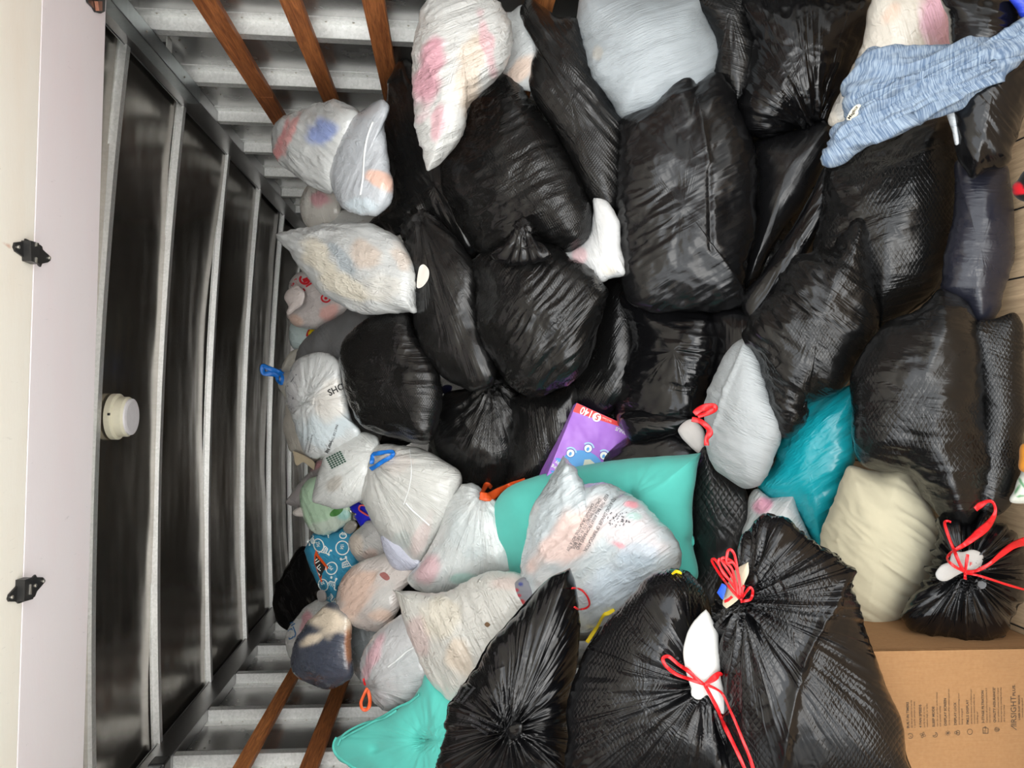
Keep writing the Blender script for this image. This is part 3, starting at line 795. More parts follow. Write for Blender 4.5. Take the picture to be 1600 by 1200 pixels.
bag('back_corner', 'crinkled black trash bag in the dark far corner, behind the blue patterned grocery bag', 'black_gloss',
    [(470, 855), (495, 865), (515, 900), (515, 950), (490, 978), (458, 988), (434, 975), (428, 945), (438, 905)], z=3.5, ang=60)
bag('blue_letter_bag', 'pale plastic bag with blue lettering, behind the bag holding navy cloth', 'clear',
    [(512, 936), (482, 944), (463, 965), (450, 990), (452, 1015), (458, 1030), (500, 1055), (535, 1000), (540, 950)], name='plastic_bag', base=srgb(196, 198, 196),
    blobs=[(478, 975, 10, 26, 25, ROSE)], z=3.05, ang=20)
bag('grey_clear', 'grey see-through bag between the navy filled bag and the orange looped bag', 'clear',
    [(545, 960), (590, 975), (606, 1010), (600, 1042), (580, 1072), (558, 1055), (545, 1025), (533, 1014), (538, 990)], name='plastic_bag', base=srgb(128, 134, 136), z=2.75, ang=80)
bag('navy_bag', 'clear bag showing navy cloth below a cream shirt', 'clear',
    [(520, 941), (500, 955), (478, 978), (462, 1005), (455, 1035), (466, 1057), (490, 1072), (514, 1078), (538, 1067), (553, 1050), (549, 1010), (546, 960)], name='plastic_bag',
    base=srgb(72, 78, 92), blobs=[(515, 968, 36, 22, 15, CREAM, 0.95), (492, 998, 22, 9, -30, CREAM, 0.95), (545, 1010, 8, 34, 0, srgb(176, 120, 80), 0.7)], z=2.70, ang=10, knot=None)
bag('grey_far_tail', 'small grey see-through bag tucked right of the spiked white bag with cream clothes', 'clear',
    [(505, 352), (520, 335), (545, 328), (575, 332), (592, 345), (580, 365), (530, 366)], name='plastic_bag', base=srgb(176, 178, 176), z=2.75)
bag('pink_small_far', 'small see-through bag of pink clothes under the red and blue filled bag', 'clear',
    [(486, 287), (472, 305), (469, 323), (474, 343), (486, 358), (512, 356), (533, 335), (528, 300), (510, 288)], name='plastic_bag', base=srgb(196, 194, 188),
    blobs=[(502, 312, 15, 12, 0, ROSE), (480, 325, 5, 22, 5, srgb(214, 214, 208))], z=2.86, ang=80)
bag('red_blue_bag', 'see-through bag of red and blue clothes at the top right of the heap', 'clear',
    [(427, 202), (441, 183), (470, 172), (487, 165), (522, 160, 1), (543, 168), (558, 182), (550, 230), (530, 285), (518, 303), (492, 292), (467, 275), (435, 254), (426, 230)], name='plastic_bag',
    base=srgb(190, 194, 194), blobs=[(505, 208, 26, 20, -35, srgb(130, 150, 205), 0.85), (440, 222, 6, 34, 18, srgb(222, 140, 140), 0.8), (457, 205, 6, 36, 20, srgb(226, 150, 148), 0.7)], z=2.55, ang=35, crumple=1.3)
bag('seam_bag', 'grey-white see-through bag with a white ribbon seam down its middle', 'clear',
    [(600, 156), (608, 168), (600, 195), (604, 230), (606, 267), (611, 290), (604, 318), (582, 335), (560, 333), (540, 328), (522, 300), (518, 262), (533, 213), (557, 180), (582, 160), (596, 155)], name='plastic_bag',
    base=srgb(178, 184, 190), blobs=[(594, 283, 10, 24, -50, srgb(222, 180, 160)), (566, 320, 26, 10, 0, srgb(200, 214, 222))], z=2.45, ang=-65)
ribbon('ribbon_seam', BAG['seam_bag']['o'], M['seam'], [(583, 190), (574, 215), (569, 245), (567, 280), (563, 305)], 3.2, 0.002, ['seam_bag'])
bag('teal_scrap', 'small pale cyan plastic bag left of the grey mesh bag', 'clear',
    [(457, 503), (452, 525), (456, 540), (467, 547), (482, 540), (495, 520), (480, 503)], name='plastic_bag', base=srgb(188, 206, 206), z=3.25)
patch('yellow_print', BAG['teal_scrap']['o'], M['yellow'], [(484, 515), (492, 516), (486, 522), (481, 524)], ['teal_scrap'])
patch('red_print', BAG['teal_scrap']['o'], M['ink_red'], [(481, 516), (484, 515), (481, 525), (478, 525)], ['teal_scrap'])
bag('bullseye_bag', 'crumpled plastic bag with red rings and a bullseye print', 'clear',
    [(474, 427), (457, 441), (452, 460), (455, 480), (450, 493), (460, 507), (480, 514), (497, 512), (515, 501), (538, 491), (548, 475), (525, 452), (495, 430)], name='plastic_bag',
    base=srgb(190, 184, 182), blobs=[(517, 487, 16, 12, -20, srgb(222, 170, 162)), (462, 500, 12, 8, 0, srgb(216, 186, 170))], z=3.05, ang=-20, crumple=1.6)
soft('bullseye_tuft', 'knotted_handles', 'white ruffled knot', None, 'white_crisp', [(463, 446), (447, 458), (446, 468), (452, 478), (450, 490), (460, 484), (472, 476), (476, 458)],
     base=srgb(226, 216, 212), z=3.0, parent=BAG['bullseye_bag']['o'], solve=False, crumple=2, tf=0.6)
bag('blue_tie_far', 'white bag closed with a bright blue tie sticking out towards the ceiling', 'white',
    [(465, 545), (449, 556), (441, 575), (435, 597), (438, 608), (450, 622), (480, 615), (480, 560)], name='plastic_bag', base=srgb(206, 204, 194), z=3.2, knot=(440, 582))
ribbon('tie', BAG['blue_tie_far']['o'], M['blue'], [(441, 585), (432, 580), (421, 576), (411, 572), (412, 583), (424, 584), (436, 588)], 8, 0.01, ['blue_tie_far'])
ribbon('tie', BAG['blue_tie_far']['o'], M['blue'], [(436, 578), (441, 588), (440, 599), (434, 594), (432, 586)], 6, 0.012, ['blue_tie_far'])
bag('cream_behind_shop', 'pale bag peeking out left of the bag printed with large black capitals', 'white',
    [(455, 628), (446, 648), (444, 672), (450, 690), (453, 703, 1), (470, 713), (492, 722), (510, 700), (490, 640)], name='plastic_bag', base=srgb(204, 200, 190), z=3.15, ang=70)
bag('page_scrap', 'torn printed page with faint rows under the pale bags', 'col_cloth',
    [(458, 705, 1), (474, 711), (491, 722), (491, 735, 1), (474, 722), (463, 727)], cat='paper', name='crumpled_page', base=srgb(206, 192, 164), z=3.1, tf=0.4)
bag('grey_point', 'greyish see-through bag with a point aimed at the ceiling, beside the green bag', 'clear',
    [(445, 785, 1), (458, 769), (470, 753), (486, 735), (500, 717), (520, 725), (520, 790), (485, 805), (463, 793)], name='plastic_bag', base=srgb(156, 152, 152),
    blobs=[(490, 730, 6, 14, 60, ROSE)], z=3.1, ang=-45)
bag('paper_tuft', 'small crumpled white tissue beside the green bag', 'white_crisp', [(457, 801), (463, 795), (472, 793), (480, 800), (476, 806), (462, 806)], cat='tissue', name='crumpled_tissue', z=3.02, base=srgb(220, 214, 208))
bag('green_bag', 'see-through bag of pale green cloth with a leaf print', 'clear',
    [(490, 748), (474, 765), (471, 783), (474, 804), (481, 820), (491, 832), (506, 835), (524, 831), (540, 821), (551, 812), (552, 790), (540, 760), (515, 745)], name='plastic_bag',
    base=srgb(176, 206, 178), blobs=[(515, 822, 40, 12, -12, srgb(196, 204, 196), 0.7), (537, 806, 12, 8, -20, srgb(150, 205, 200), 0.8)], z=2.95, ang=75)
patch('leaf_print', BAG['green_bag']['o'], plain('leaf_green', srgb(70, 128, 62), 0.6), [(515, 803), (520, 797), (527, 793), (536, 794), (534, 800), (526, 806), (517, 807)], ['green_bag'])
bag('grocery_bag', 'bright blue grocery bag printed with shopping carts, coins and an orange-edged logo', 'white',
    [(493, 833), (512, 836), (532, 826), (543, 820), (556, 835), (564, 858), (561, 872), (553, 890), (540, 905), (531, 918), (526, 935), (517, 946, 1), (508, 939), (497, 915), (484, 885), (476, 860, 1), (482, 850)],
    name='grocery_bag', base=srgb(62, 160, 200), z=2.98, ang=40, crumple=1.2, wr=0.7)
G = BAG['grocery_bag']['o']; gk = ['grocery_bag']
def ring(cx, cy, rx, ry, ang, w, a0=0, a1=360):
    th = math.radians(ang); T_ = np.radians(np.linspace(a0, a1, 27))
    def pt(q, t): u, v = q[0]*math.cos(t), q[1]*math.sin(t); return (cx+u*math.cos(th)-v*math.sin(th), cy+u*math.sin(th)+v*math.cos(th))
    o, i = (rx, ry), (rx-w, ry-w)
    return [[pt(o, T_[k]), pt(o, T_[k+1]), pt(i, T_[k+1]), pt(i, T_[k])] for k in range(26)]
def line(x0, y0, x1, y1, w):
    d = np.array([x1-x0, y1-y0], float); d /= np.linalg.norm(d)+1e-9; n_ = np.array([-d[1], d[0]])*w/2
    return [(x0+n_[0], y0+n_[1]), (x1+n_[0], y1+n_[1]), (x1-n_[0], y1-n_[1]), (x0-n_[0], y0-n_[1])]
def printed(parent, mat, polys, keys, name='print', lift=0.0022):
    flat_ = []
    for pl in polys: flat_ += pl if isinstance(pl[0], list) else [pl]
    polys = flat_
    me = bpy.data.meshes.new(name); bm = bmesh.new()
    for pl in polys:
        try: bm.faces.new([bm.verts.new((x, y, 0)) for x, y in pl])
        except ValueError: pass
    bmesh.ops.triangulate(bm, faces=bm.faces)
    return lay(name, parent, mat, bm, me, keys, lift)
for (cx, cy, rx, ry, an, tx, ta) in ((498, 852, 8.5, 11, -20, '25¢', 75), (535, 856, 11, 11.5, 0, '15¢', 85), (518, 888, 9.5, 10.5, 20, '25¢', 35), (505, 914, 8, 10, -20, '25', 75), (536, 837, 6, 5, 0, '25', 100)):
    printed(G, M['ink_white'], [ring(cx, cy, rx, ry, an, 1.7)], gk, 'coin_print')
    th = math.radians(ta)
    text_on(tx, G, M['ink_white'], cx-math.cos(th)*6+math.sin(th)*-2.6, cy-math.sin(th)*6+math.cos(th)*2.6, 7.2, ta, gk, 0.8, bold=True, name='coin_value')
def cart(cx, cy, s, ang):
    th = math.radians(ang); rot = lambda p: (cx+s*(p[0]*math.cos(th)-p[1]*math.sin(th)), cy+s*(p[0]*math.sin(th)+p[1]*math.cos(th)))
    L = []
    def ln(a, b, w_=1.4):
        p, q = rot(a), rot(b); L.append(line(*p, *q, w_))
    ln((-8, -7), (-5, -7)); ln((-5, -7), (-2, 4)); ln((-4.6, -5), (7, -4)); ln((7, -4), (5, 2)); ln((5, 2), (-2.4, 2.6)); ln((-2, 4), (-3, 6.5)); ln((-3, 6.5), (6, 6.5))
    for t in (0.28, 0.52, 0.76): ln((-4.6+11.6*t, -5+t), (-2.4+7.4*t, 2.6-0.6*t), 0.9)
    ln((-3.6, -1.4), (6, -1), 0.9)
    for q in ((-2.4, 8), (5, 8)):
        c_ = rot(q); L.append([(c_[0]+s*1.6*math.cos(k*PI/4), c_[1]+s*1.6*math.sin(k*PI/4)) for k in range(8)])
    printed(G, M['ink_white'], L, gk, 'cart_print')
for c_ in ((508, 861, 1.0, -62), (541, 880, 1.15, 160), (520, 912, 1.1, 200), (514, 832, 0.8, 230), (516, 935, 0.9, -50), (487, 845, 0.8, 60)): cart(*c_)
printed(G, M['orange'], [[(494, 858), (497, 866), (513, 886), (502, 911), (491, 880), (491, 868)]], gk, 'logo_edge', 0.0028)
printed(G, M['ink'], [[(493.5, 868), (508.5, 886.5), (500.5, 903), (492.5, 882)]], gk, 'logo_field', 0.0034)
printed(G, M['ink_white'], [line(492.5, 876, 496, 873, 1.4), line(493, 880, 499, 876, 1.4), line(495, 887, 500, 882, 1.4), line(495, 887, 501, 892, 1.4), line(496, 893, 500, 899, 1.4), line(497, 890, 501, 886, 1.0)], gk, 'logo_letters', 0.0040)
bag('sock', 'balled grey striped sock under the tip of the blue grocery bag', 'col_cloth', [(496, 926), (502, 922), (508, 926), (510, 936), (503, 941), (497, 936)], cat='sock', name='sock', base=srgb(150, 146, 144), z=2.9)
bag('foil_scrap', 'crumpled grey foil wrapper between the green bag and the blue tray', 'clear', [(537, 828), (541, 818), (550, 813), (558, 818), (556, 828), (546, 834)], cat='wrapper', name='foil_wrapper', base=srgb(150, 146, 138), z=2.9)
bag('toy_scrap', 'tangle of tiny yellow and dark trinkets beside the blue tray', 'col_cloth', [(553, 826), (558, 820), (566, 822), (567, 831), (558, 835)], cat='trinkets', name='trinket_tangle', base=srgb(90, 74, 44), blobs=[(560, 827, 3, 3, 0, srgb(220, 180, 40))], z=2.88)
bag('mesh_bag', 'grey fabric bag covered in small embossed dots, behind the round black bag', 'mesh_grey',
    [(462, 575), (472, 536), (495, 513), (521, 499), (551, 484), (576, 494), (584, 560), (594, 640), (594, 688), (565, 678), (500, 620)], name='mesh_bag', base=srgb(108, 110, 112), z=2.85, ang=70, center=(535, 560))
bag('shop_bag', 'large white bag printed with black capitals, lying over the grey mesh bag', 'clear',
    [(500, 551), (518, 554), (533, 570), (536, 598), (543, 633), (551, 657), (563, 673), (552, 689), (533, 700), (505, 712), (487, 713), (473, 700), (466, 682), (460, 657), (450, 633), (447, 607), (452, 582), (461, 564), (478, 554)],
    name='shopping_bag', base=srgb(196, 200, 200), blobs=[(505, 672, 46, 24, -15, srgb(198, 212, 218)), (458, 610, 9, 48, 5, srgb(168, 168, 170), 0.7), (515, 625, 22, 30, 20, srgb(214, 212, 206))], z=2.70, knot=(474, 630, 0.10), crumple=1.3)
text_on('SHOP', BAG['shop_bag']['o'], M['ink'], 515, 619, 14.5, -27, ['shop_bag'], 0.95, bold=True, name='black_lettering')
text_on('PART OF THE your bag', BAG['shop_bag']['o'], M['ink_grey'], 525, 663, 5.6, 107, ['shop_bag'], 0.85, name='small_lettering')
text_on('your bag', BAG['shop_bag']['o'], M['ink'], 516, 689, 7, 112, ['shop_bag'], 0.8, bold=True, name='small_lettering')
for i_, s_ in enumerate(('this bag is recyclable please', 'reuse or return to store')):
    text_on(s_, BAG['shop_bag']['o'], M['ink_grey'], 487-i_*6, 679+i_*3, 4.2, 103, ['shop_bag'], 0.62, name='small_lettering')
for l_ in ((463, 585, 449, 604), (458, 620, 455, 640)): printed(BAG['shop_bag']['o'], M['ink_grey'], [line(*l_, 1.6)], ['shop_bag'], 'printed_line')
bag('check_bag', 'white plastic bag with a dark green houndstooth patch, gathered under a blue tie', 'clear',
    [(590, 690), (565, 675), (545, 685), (520, 702), (505, 720), (494, 747), (489, 783, 1), (508, 789), (529, 793), (550, 788), (570, 776), (580, 752), (586, 722)], name='shopping_bag',
    base=srgb(202, 206, 204), blobs=[(523, 757, 16, 12, -40, srgb(176, 172, 164), 0.8)], z=2.62, knot=(589, 703, 0.12), crumple=1.0)
hp = []
for i in range(6):
    for j in range(6):
        c0 = np.array([511.0, 716.0])+np.array([4.0, -2.0])*i+np.array([1.6, 3.0])*j
        hp += [[tuple(c0+np.array(q)) for q in ((-1.3, -1.0), (0.2, -1.5), (1.3, -0.8), (1.4, 0.9), (0.1, 1.5), (-1.3, 1.0))]]
        hp += [line(c0[0]-2.2, c0[1]+0.6, c0[0]+2.2, c0[1]-0.5, 0.7)]
printed(BAG['check_bag']['o'], M['ink_green'], hp, ['check_bag'], 'houndstooth_print')
# rings of the crumpled bag
B_ = BAG['bullseye_bag']['o']; bk = ['bullseye_bag']
printed(B_, M['ink_red'], [ring(509, 466, 8, 7.2, 10, 2.6)], bk, 'ring_print'); printed(B_, M['ink_red'], [[(509+2.6*math.cos(k*PI/6), 466+2.3*math.sin(k*PI/6)) for k in range(12)]], bk, 'dot_print')
printed(B_, M['ink_red'], [ring(476, 437, 9, 8, 20, 3.4, -30, 210), [(472, 436), (480, 433), (483, 439), (475, 442)], line(461, 436, 476, 455, 4.2), line(478, 448, 487, 442, 2.6), line(456, 447, 459, 442, 3)], bk, 'loop_print')
B_ = BAG['blue_letter_bag']['o']
for l_ in ((450, 985, 456, 982), (456, 982, 458, 996), (458, 996, 452, 999), (452, 999, 450, 986), (458, 979, 462, 990), (462, 990, 460, 996), (453, 974, 458, 972), (455, 978, 461, 974)):
    printed(B_, M['ink_blue'], [line(*l_, 1.8)], ['blue_letter_bag'], 'blue_lettering')
bag('spiked_white', 'big white bag of cream clothes with a long sharp corner, near the dark roof end', 'white_crisp',
    [(430, 366, 1), (467, 358), (533, 348), (587, 357), (620, 370), (642, 398), (650, 433), (650, 488, 1), (620, 486), (575, 490), (533, 477), (500, 457), (473, 425), (452, 393)], z=2.45, ang=15,
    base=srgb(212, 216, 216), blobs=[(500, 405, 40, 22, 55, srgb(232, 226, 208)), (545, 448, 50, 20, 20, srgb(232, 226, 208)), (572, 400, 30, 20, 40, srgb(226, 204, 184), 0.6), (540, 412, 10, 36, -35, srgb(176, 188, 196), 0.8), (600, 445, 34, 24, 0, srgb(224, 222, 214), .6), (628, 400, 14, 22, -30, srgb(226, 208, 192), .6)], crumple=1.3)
bag('tuft_bag', 'small white bag with a knotted cream tuft above the blue grocery bag', 'white_crisp',
    [(563, 824), (575, 814), (590, 818), (602, 835), (620, 858), (612, 884), (588, 892), (568, 882), (552, 868), (544, 852), (548, 838)], name='plastic_bag', base=srgb(198, 198, 196),
    blobs=[(556, 852, 14, 16, 0, srgb(232, 220, 206), 0.9), (580, 868, 12, 10, 0, srgb(206, 180, 168), .7)], z=2.72, ang=30, crumple=1.7)
bag('blue_tray', 'bright blue plastic tray with a coral cord, wedged between white bags', plain('cobalt_plastic', srgb(30, 34, 190), 0.35),
    [(546, 792, 1), (560, 784, 1), (588, 800, 1), (582, 816, 1), (563, 823, 1)], cat='tray', name='plastic_tray', z=2.78, tf=0.7, wr=0.0, crumple=0.0, lump=0)
ribbon('cord', BAG['blue_tray']['o'], plain('coral_cord', srgb(222, 90, 90), 0.6), [(571, 790), (563, 790), (561, 796), (567, 801), (576, 806)], 3, 0.008, ['blue_tray'], flat=0.7)
ribbon('clip', BAG['blue_tray']['o'], M['screw'], [(547, 797), (551, 801), (556, 804)], 3.4, 0.004, ['blue_tray'], flat=0.5)
bag('beige_pink_bag', 'see-through bag of beige and pink clothes with a small tear', 'clear',
    [(558, 880), (588, 868), (615, 857), (640, 862), (657, 880), (642, 908), (628, 925), (622, 955), (600, 985), (573, 984), (543, 970), (523, 957, 1), (530, 915), (540, 895)], name='plastic_bag',
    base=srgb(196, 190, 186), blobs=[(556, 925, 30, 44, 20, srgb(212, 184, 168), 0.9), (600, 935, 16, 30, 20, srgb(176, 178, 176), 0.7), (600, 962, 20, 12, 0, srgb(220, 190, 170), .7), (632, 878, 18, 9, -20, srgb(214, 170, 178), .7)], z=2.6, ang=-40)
patch('tear', BAG['beige_pink_bag']['o'], plain('rose_cloth_in_tear', srgb(150, 96, 92), 0.9), [(593, 897), (600, 894), (606, 898), (609, 904), (604, 907), (597, 903)], ['beige_pink_bag'])
bag('lavender_corner', 'pale lavender bag corner folded against the crinkled white bag', 'clear',
    [(596, 838), (612, 836), (632, 852), (650, 868), (658, 884), (632, 892), (612, 886), (600, 862)], name='plastic_bag', base=srgb(180, 184, 200), z=2.58, ang=45)
bag('blue_tied_white', 'big crinkled white bag closed with a blue tie, in the middle of the white bags', 'white',
    [(582, 703), (600, 694), (640, 698), (682, 712), (718, 742), (716, 775), (703, 802), (692, 828), (677, 850), (664, 869), (646, 873), (625, 855), (600, 843), (584, 820), (573, 792), (568, 765), (574, 735)],
    base=srgb(214, 216, 212), blobs=[(620, 725, 26, 18, 20, srgb(222, 214, 208), .6), (660, 835, 12, 30, 20, srgb(218, 190, 188), .5), (625, 845, 14, 14, 0, srgb(190, 206, 204), .5)], z=2.44, knot=(581, 722, 0.14), crumple=1.3)
ribbon('tie', BAG['blue_tied_white']['o'], M['blue'], [(581, 725), (583, 711), (592, 708), (612, 706), (612, 713), (598, 721), (583, 731), (579, 733)], 7, 0.012, ['blue_tied_white'])
ribbon('heat_seam', BAG['blue_tied_white']['o'], M['seam'], [(634, 786), (644, 797), (654, 806), (671, 821)], 2.4, 0.003, ['blue_tied_white'])
ribbon('heat_seam', BAG['blue_tied_white']['o'], M['seam'], [(640, 700), (643, 730), (640, 760), (630, 790)], 1.3, 0.001, ['blue_tied_white'])
bag('orange_loop_bag', 'see-through bag of pink clothes with an orange plastic loop hanging from its neck', 'clear',
    [(642, 957), (612, 974), (582, 998), (566, 1030), (563, 1058), (569, 1073), (585, 1095), (605, 1111), (640, 1103), (668, 1080), (682, 1055), (678, 1005), (665, 965)], name='plastic_bag',
    base=srgb(190, 192, 194), blobs=[(586, 1028, 9, 40, 28, srgb(214, 170, 180), 0.8), (640, 1050, 26, 36, 0, srgb(176, 184, 186), 0.5), (600, 1090, 22, 12, 30, srgb(206, 202, 206), .6)], z=2.38, knot=(574, 1072, 0.12), crumple=1.3)
ribbon('heat_seam', BAG['orange_loop_bag']['o'], M['seam'], [(605, 1043), (622, 1030), (636, 1018), (650, 1010)], 2.6, 0.003, ['orange_loop_bag'])
ribbon('orange_loop', BAG['orange_loop_bag']['o'], M['orange'], [(574, 1075), (569, 1085), (564, 1098), (566, 1107, 5), (572, 1109, 6), (577, 1103, 6), (578, 1092, 6), (575, 1078)], 5, 0.02, ['orange_loop_bag'], zfix=2.34)
ribbon('red_tie_end', BAG['orange_loop_bag']['o'], M['red'], [(568, 1060), (569, 1066), (571, 1071)], 3, 0.01, ['orange_loop_bag'])

bag('turq_left', 'turquoise tufted cushion with straps, lying against the left wall', 'cushion',
    [(673, 1054), (700, 1085), (745, 1100), (745, 1228), (600, 1228), (548, 1198), (526, 1181), (521, 1163), (534, 1148), (567, 1132), (600, 1120), (640, 1096), (660, 1072)], cat='cushion', name='seat_cushion',
    z=2.18, tf=0.55, wr=0.9, crumple=0.25, knot=(661, 1155, 0.09), pleat=2.2, dimples=[(661, 1155, 16, 0.055), (585, 1170, 10, 0.02)], lump=1.0)
ribbon('strap', BAG['turq_left']['o'], M['teal_strap'], [(527, 1166), (535, 1150), (550, 1139), (570, 1130), (585, 1126)], 3.5, 0.012, ['turq_left'])
ribbon('strap', BAG['turq_left']['o'], M['teal_strap'], [(585, 1126), (602, 1117), (622, 1105), (640, 1097), (655, 1085)], 4, 0.010, ['turq_left'])
ribbon('strap', BAG['turq_left']['o'], M['teal_strap'], [(533, 1155), (548, 1146), (566, 1137), (585, 1127), (600, 1122), (620, 1110)], 3.5, 0.010, ['turq_left'])
ribbon('piping', BAG['turq_left']['o'], M['teal_strap'], [(526, 1152), (521, 1164), (526, 1180), (548, 1196), (570, 1208)], 4, 0.004, ['turq_left'])

# ---- black bags of the upper middle
bag('black_top', 'dull black bag between the white-seamed grey bag and the long pink and white bag', 'black',
    [(636, 95), (613, 122), (604, 160), (597, 200), (598, 240), (608, 280), (610, 310), (570, 354, 1), (620, 364), (680, 368), (740, 400), (750, 300), (730, 240), (700, 190), (668, 130)], z=2.42, ang=60, crumple=1.4, wr=1.2)
bag('black_round', 'round black bag with level stretch lines, beside the printed white bag', 'black_net',
    [(617, 475), (640, 486), (647, 512), (653, 532), (674, 563), (688, 592), (690, 625), (682, 662), (670, 692), (640, 692), (602, 678), (567, 657), (545, 622), (534, 585), (535, 550), (543, 530), (557, 514), (587, 492)], z=2.42, ang=3, wr=0.9)
bag('black_knot_low', 'lumpy black bag with a twisted top, below the round black bag', 'black_net',
    [(700, 615), (735, 603), (772, 583), (802, 603), (815, 640), (808, 690), (803, 740), (776, 762), (745, 753), (713, 743), (688, 719), (673, 685), (678, 650)], z=2.40, ang=65, crumple=1.5, knot=(768, 600, 0.16))
bag('navy_tie_scrap', 'small navy cloth loop in the gap between black bags', 'col_cloth', [(690, 606), (697, 602), (706, 604), (703, 612), (694, 615)], cat='cloth scrap', name='cloth_scrap', base=srgb(28, 30, 66), z=2.5, dz=0.0)
bag('black_low_mid', 'dull black bag standing left of the purple diaper box', 'black_net',
    [(798, 625), (830, 616), (870, 612), (900, 603), (905, 640), (890, 690), (870, 722), (850, 752), (815, 764), (795, 756), (795, 700), (800, 660)], z=2.36, ang=80, crumple=0.9)
bag('black_slim', 'tall glossy black bag between the round middle bag and the square-cut black bag', 'black_net',
    [(940, 438), (972, 428), (982, 470), (988, 530), (985, 590), (968, 630), (935, 650), (895, 635), (893, 600), (918, 550), (930, 500)], z=2.30, ang=-60, crumple=1.2)
bag('black_slit', 'black bag with streaming folds and a small white scrap at its neck', 'black',
    [(650, 328), (672, 336), (700, 358), (727, 395), (742, 420), (745, 470), (752, 520), (768, 560), (772, 592), (750, 606), (733, 609), (690, 588), (663, 548), (648, 512), (648, 470), (640, 420), (630, 380), (630, 345)],
    z=2.36, knot=(655, 335, 0.15), crumple=1.2, wr=1.3)
patch('white_scrap', BAG['black_slit']['o'], M['cloth_white'], [(655, 418), (662, 413), (670, 422), (669, 436), (660, 448), (651, 449)], ['black_slit'])
bag('beige_white_top', 'pale see-through bag with beige cloth, pressed against the right wall', 'clear',
    [(787, 22), (800, 20), (815, 9), (825, 18), (836, 40), (845, 58), (842, 105), (838, 140), (805, 135), (785, 112), (785, 60)], name='plastic_bag', base=srgb(200, 204, 204), blobs=[(812, 112, 34, 16, -38, srgb(226, 204, 188), 0.9)], ang=-40, crumple=1.5, z=2.12)
bag('pink_white_long', 'long white bag of pink and beige clothes, hanging to a point', 'white_crisp',
    [(678, -8), (657, 27), (647, 60), (643, 100), (647, 140), (653, 200), (660, 232), (668, 268, 1), (685, 259), (694, 250), (713, 230), (723, 207), (729, 170), (747, 143), (772, 123), (792, 95), (798, 60), (787, 20), (765, -8)],
    base=srgb(222, 224, 222), blobs=[(671, 112, 22, 62, 12, srgb(228, 168, 184), 0.9), (735, 110, 20, 70, 10, srgb(218, 200, 180), 0.8), (760, 70, 10, 46, -12, srgb(226, 180, 188), .8), (685, 195, 10, 30, 10, srgb(226, 176, 186), .8)], ang=-25, crumple=1.1, z=2.05, g=0.3)
bag('black_long', 'tall crumpled black bag with a crest touching the right wall slat', 'black_net',
    [(826, -3), (845, 12), (868, 27), (902, 30), (912, 60), (925, 110), (950, 160), (975, 200), (974, 260), (970, 310), (957, 332), (927, 315), (883, 235), (842, 170), (827, 135), (831, 105), (840, 70), (816, 22)], z=2.08, ang=50, crumple=1.6, wr=1.3, g=0.3)
bag('black_crest', 'large black bag with diagonal stretch marks under the pointed white bag', 'black_net',
    [(793, 115), (765, 124), (733, 157), (718, 225), (697, 253), (694, 285), (702, 325), (722, 362), (755, 398), (800, 400), (850, 388), (887, 394), (917, 383), (929, 342), (926, 312), (913, 280), (883, 233), (850, 185), (828, 160), (815, 130)],
    z=2.15, ang=-28, knot=None, crumple=0.8, wr=1.2)
bag('small_white_mid', 'small white plastic bag squeezed between two big black bags', 'clear',
    [(930, 310), (950, 318), (966, 345), (970, 385), (977, 428), (952, 436), (933, 442), (900, 420), (878, 400), (903, 386), (920, 370), (929, 335)], name='plastic_bag',
    base=srgb(206, 208, 208), blobs=[(905, 400, 12, 12, 0, srgb(222, 180, 184), .7), (950, 420, 14, 10, 0, srgb(226, 220, 208), .7)], z=2.2, ang=60, crumple=1.5)
bag('black_belly', 'round-bellied black bag in the very middle of the heap, tied at its top', 'black_net',
    [(740, 410), (768, 388), (795, 374), (805, 352), (823, 349), (834, 372), (860, 385), (890, 405), (925, 435), (943, 460), (939, 500), (922, 545), (900, 590), (873, 608), (833, 618), (797, 603), (765, 567), (743, 517), (737, 480), (741, 450)],
    z=2.20, ang=-48, knot=None, crumple=0.7, wr=1.25)
soft('belly_tuft', 'gathered_neck', None, None, 'black_gloss', [(768, 400), (790, 380), (803, 362), (808, 348), (818, 342), (827, 350), (833, 370), (848, 384), (858, 400), (830, 410), (795, 412)], parent=BAG['black_belly']['o'], z=BAG['black_belly']['Z']-0.10, solve=False, crumple=2.5, tf=0.6, knot=(818, 350, .06))
bag('white_top', 'big pale ribbed white bag at the top of the right side', 'ribbed',
    [(917, -12), (903, 32), (912, 68), (918, 105), (933, 135), (952, 162), (972, 187), (1013, 178), (1090, 150), (1119, 115), (1124, 75), (1112, 35), (1092, -12)], base=srgb(196, 206, 212), z=2.06, ang=-22, wr=0.8, crumple=0.5, g=0.3,
    blobs=[(935, 85, 9, 14, 0, srgb(216, 214, 206), .8)])
bag('black_embossed_top', 'black bag with a fine diamond relief, right of the big pale ribbed bag', 'black_net_big',
    [(1088, -12), (1110, 35), (1121, 80), (1116, 115), (1133, 137), (1150, 162), (1170, 145), (1185, 90), (1180, 40), (1172, -12)], z=2.00, ang=20, g=0.3)
bag('black_square_low', 'black bag with level glossy creases, under the large smooth black bag', 'black_gloss',
    [(976, 455), (1040, 470), (1095, 480), (1116, 500), (1123, 545), (1109, 600), (1094, 645), (1085, 680), (1040, 690), (1000, 685), (965, 662), (972, 600), (985, 535), (978, 490)], z=2.14, ang=6, wr=1.5, crumple=1.2)
bag('black_gap_mid', 'creased black bag filling the gap above the grey pear-shaped bag', 'black_gloss',
    [(1112, 488), (1160, 482), (1190, 480), (1196, 520), (1180, 560), (1140, 590), (1105, 600), (1116, 545)], z=2.16, ang=85, crumple=1.3)

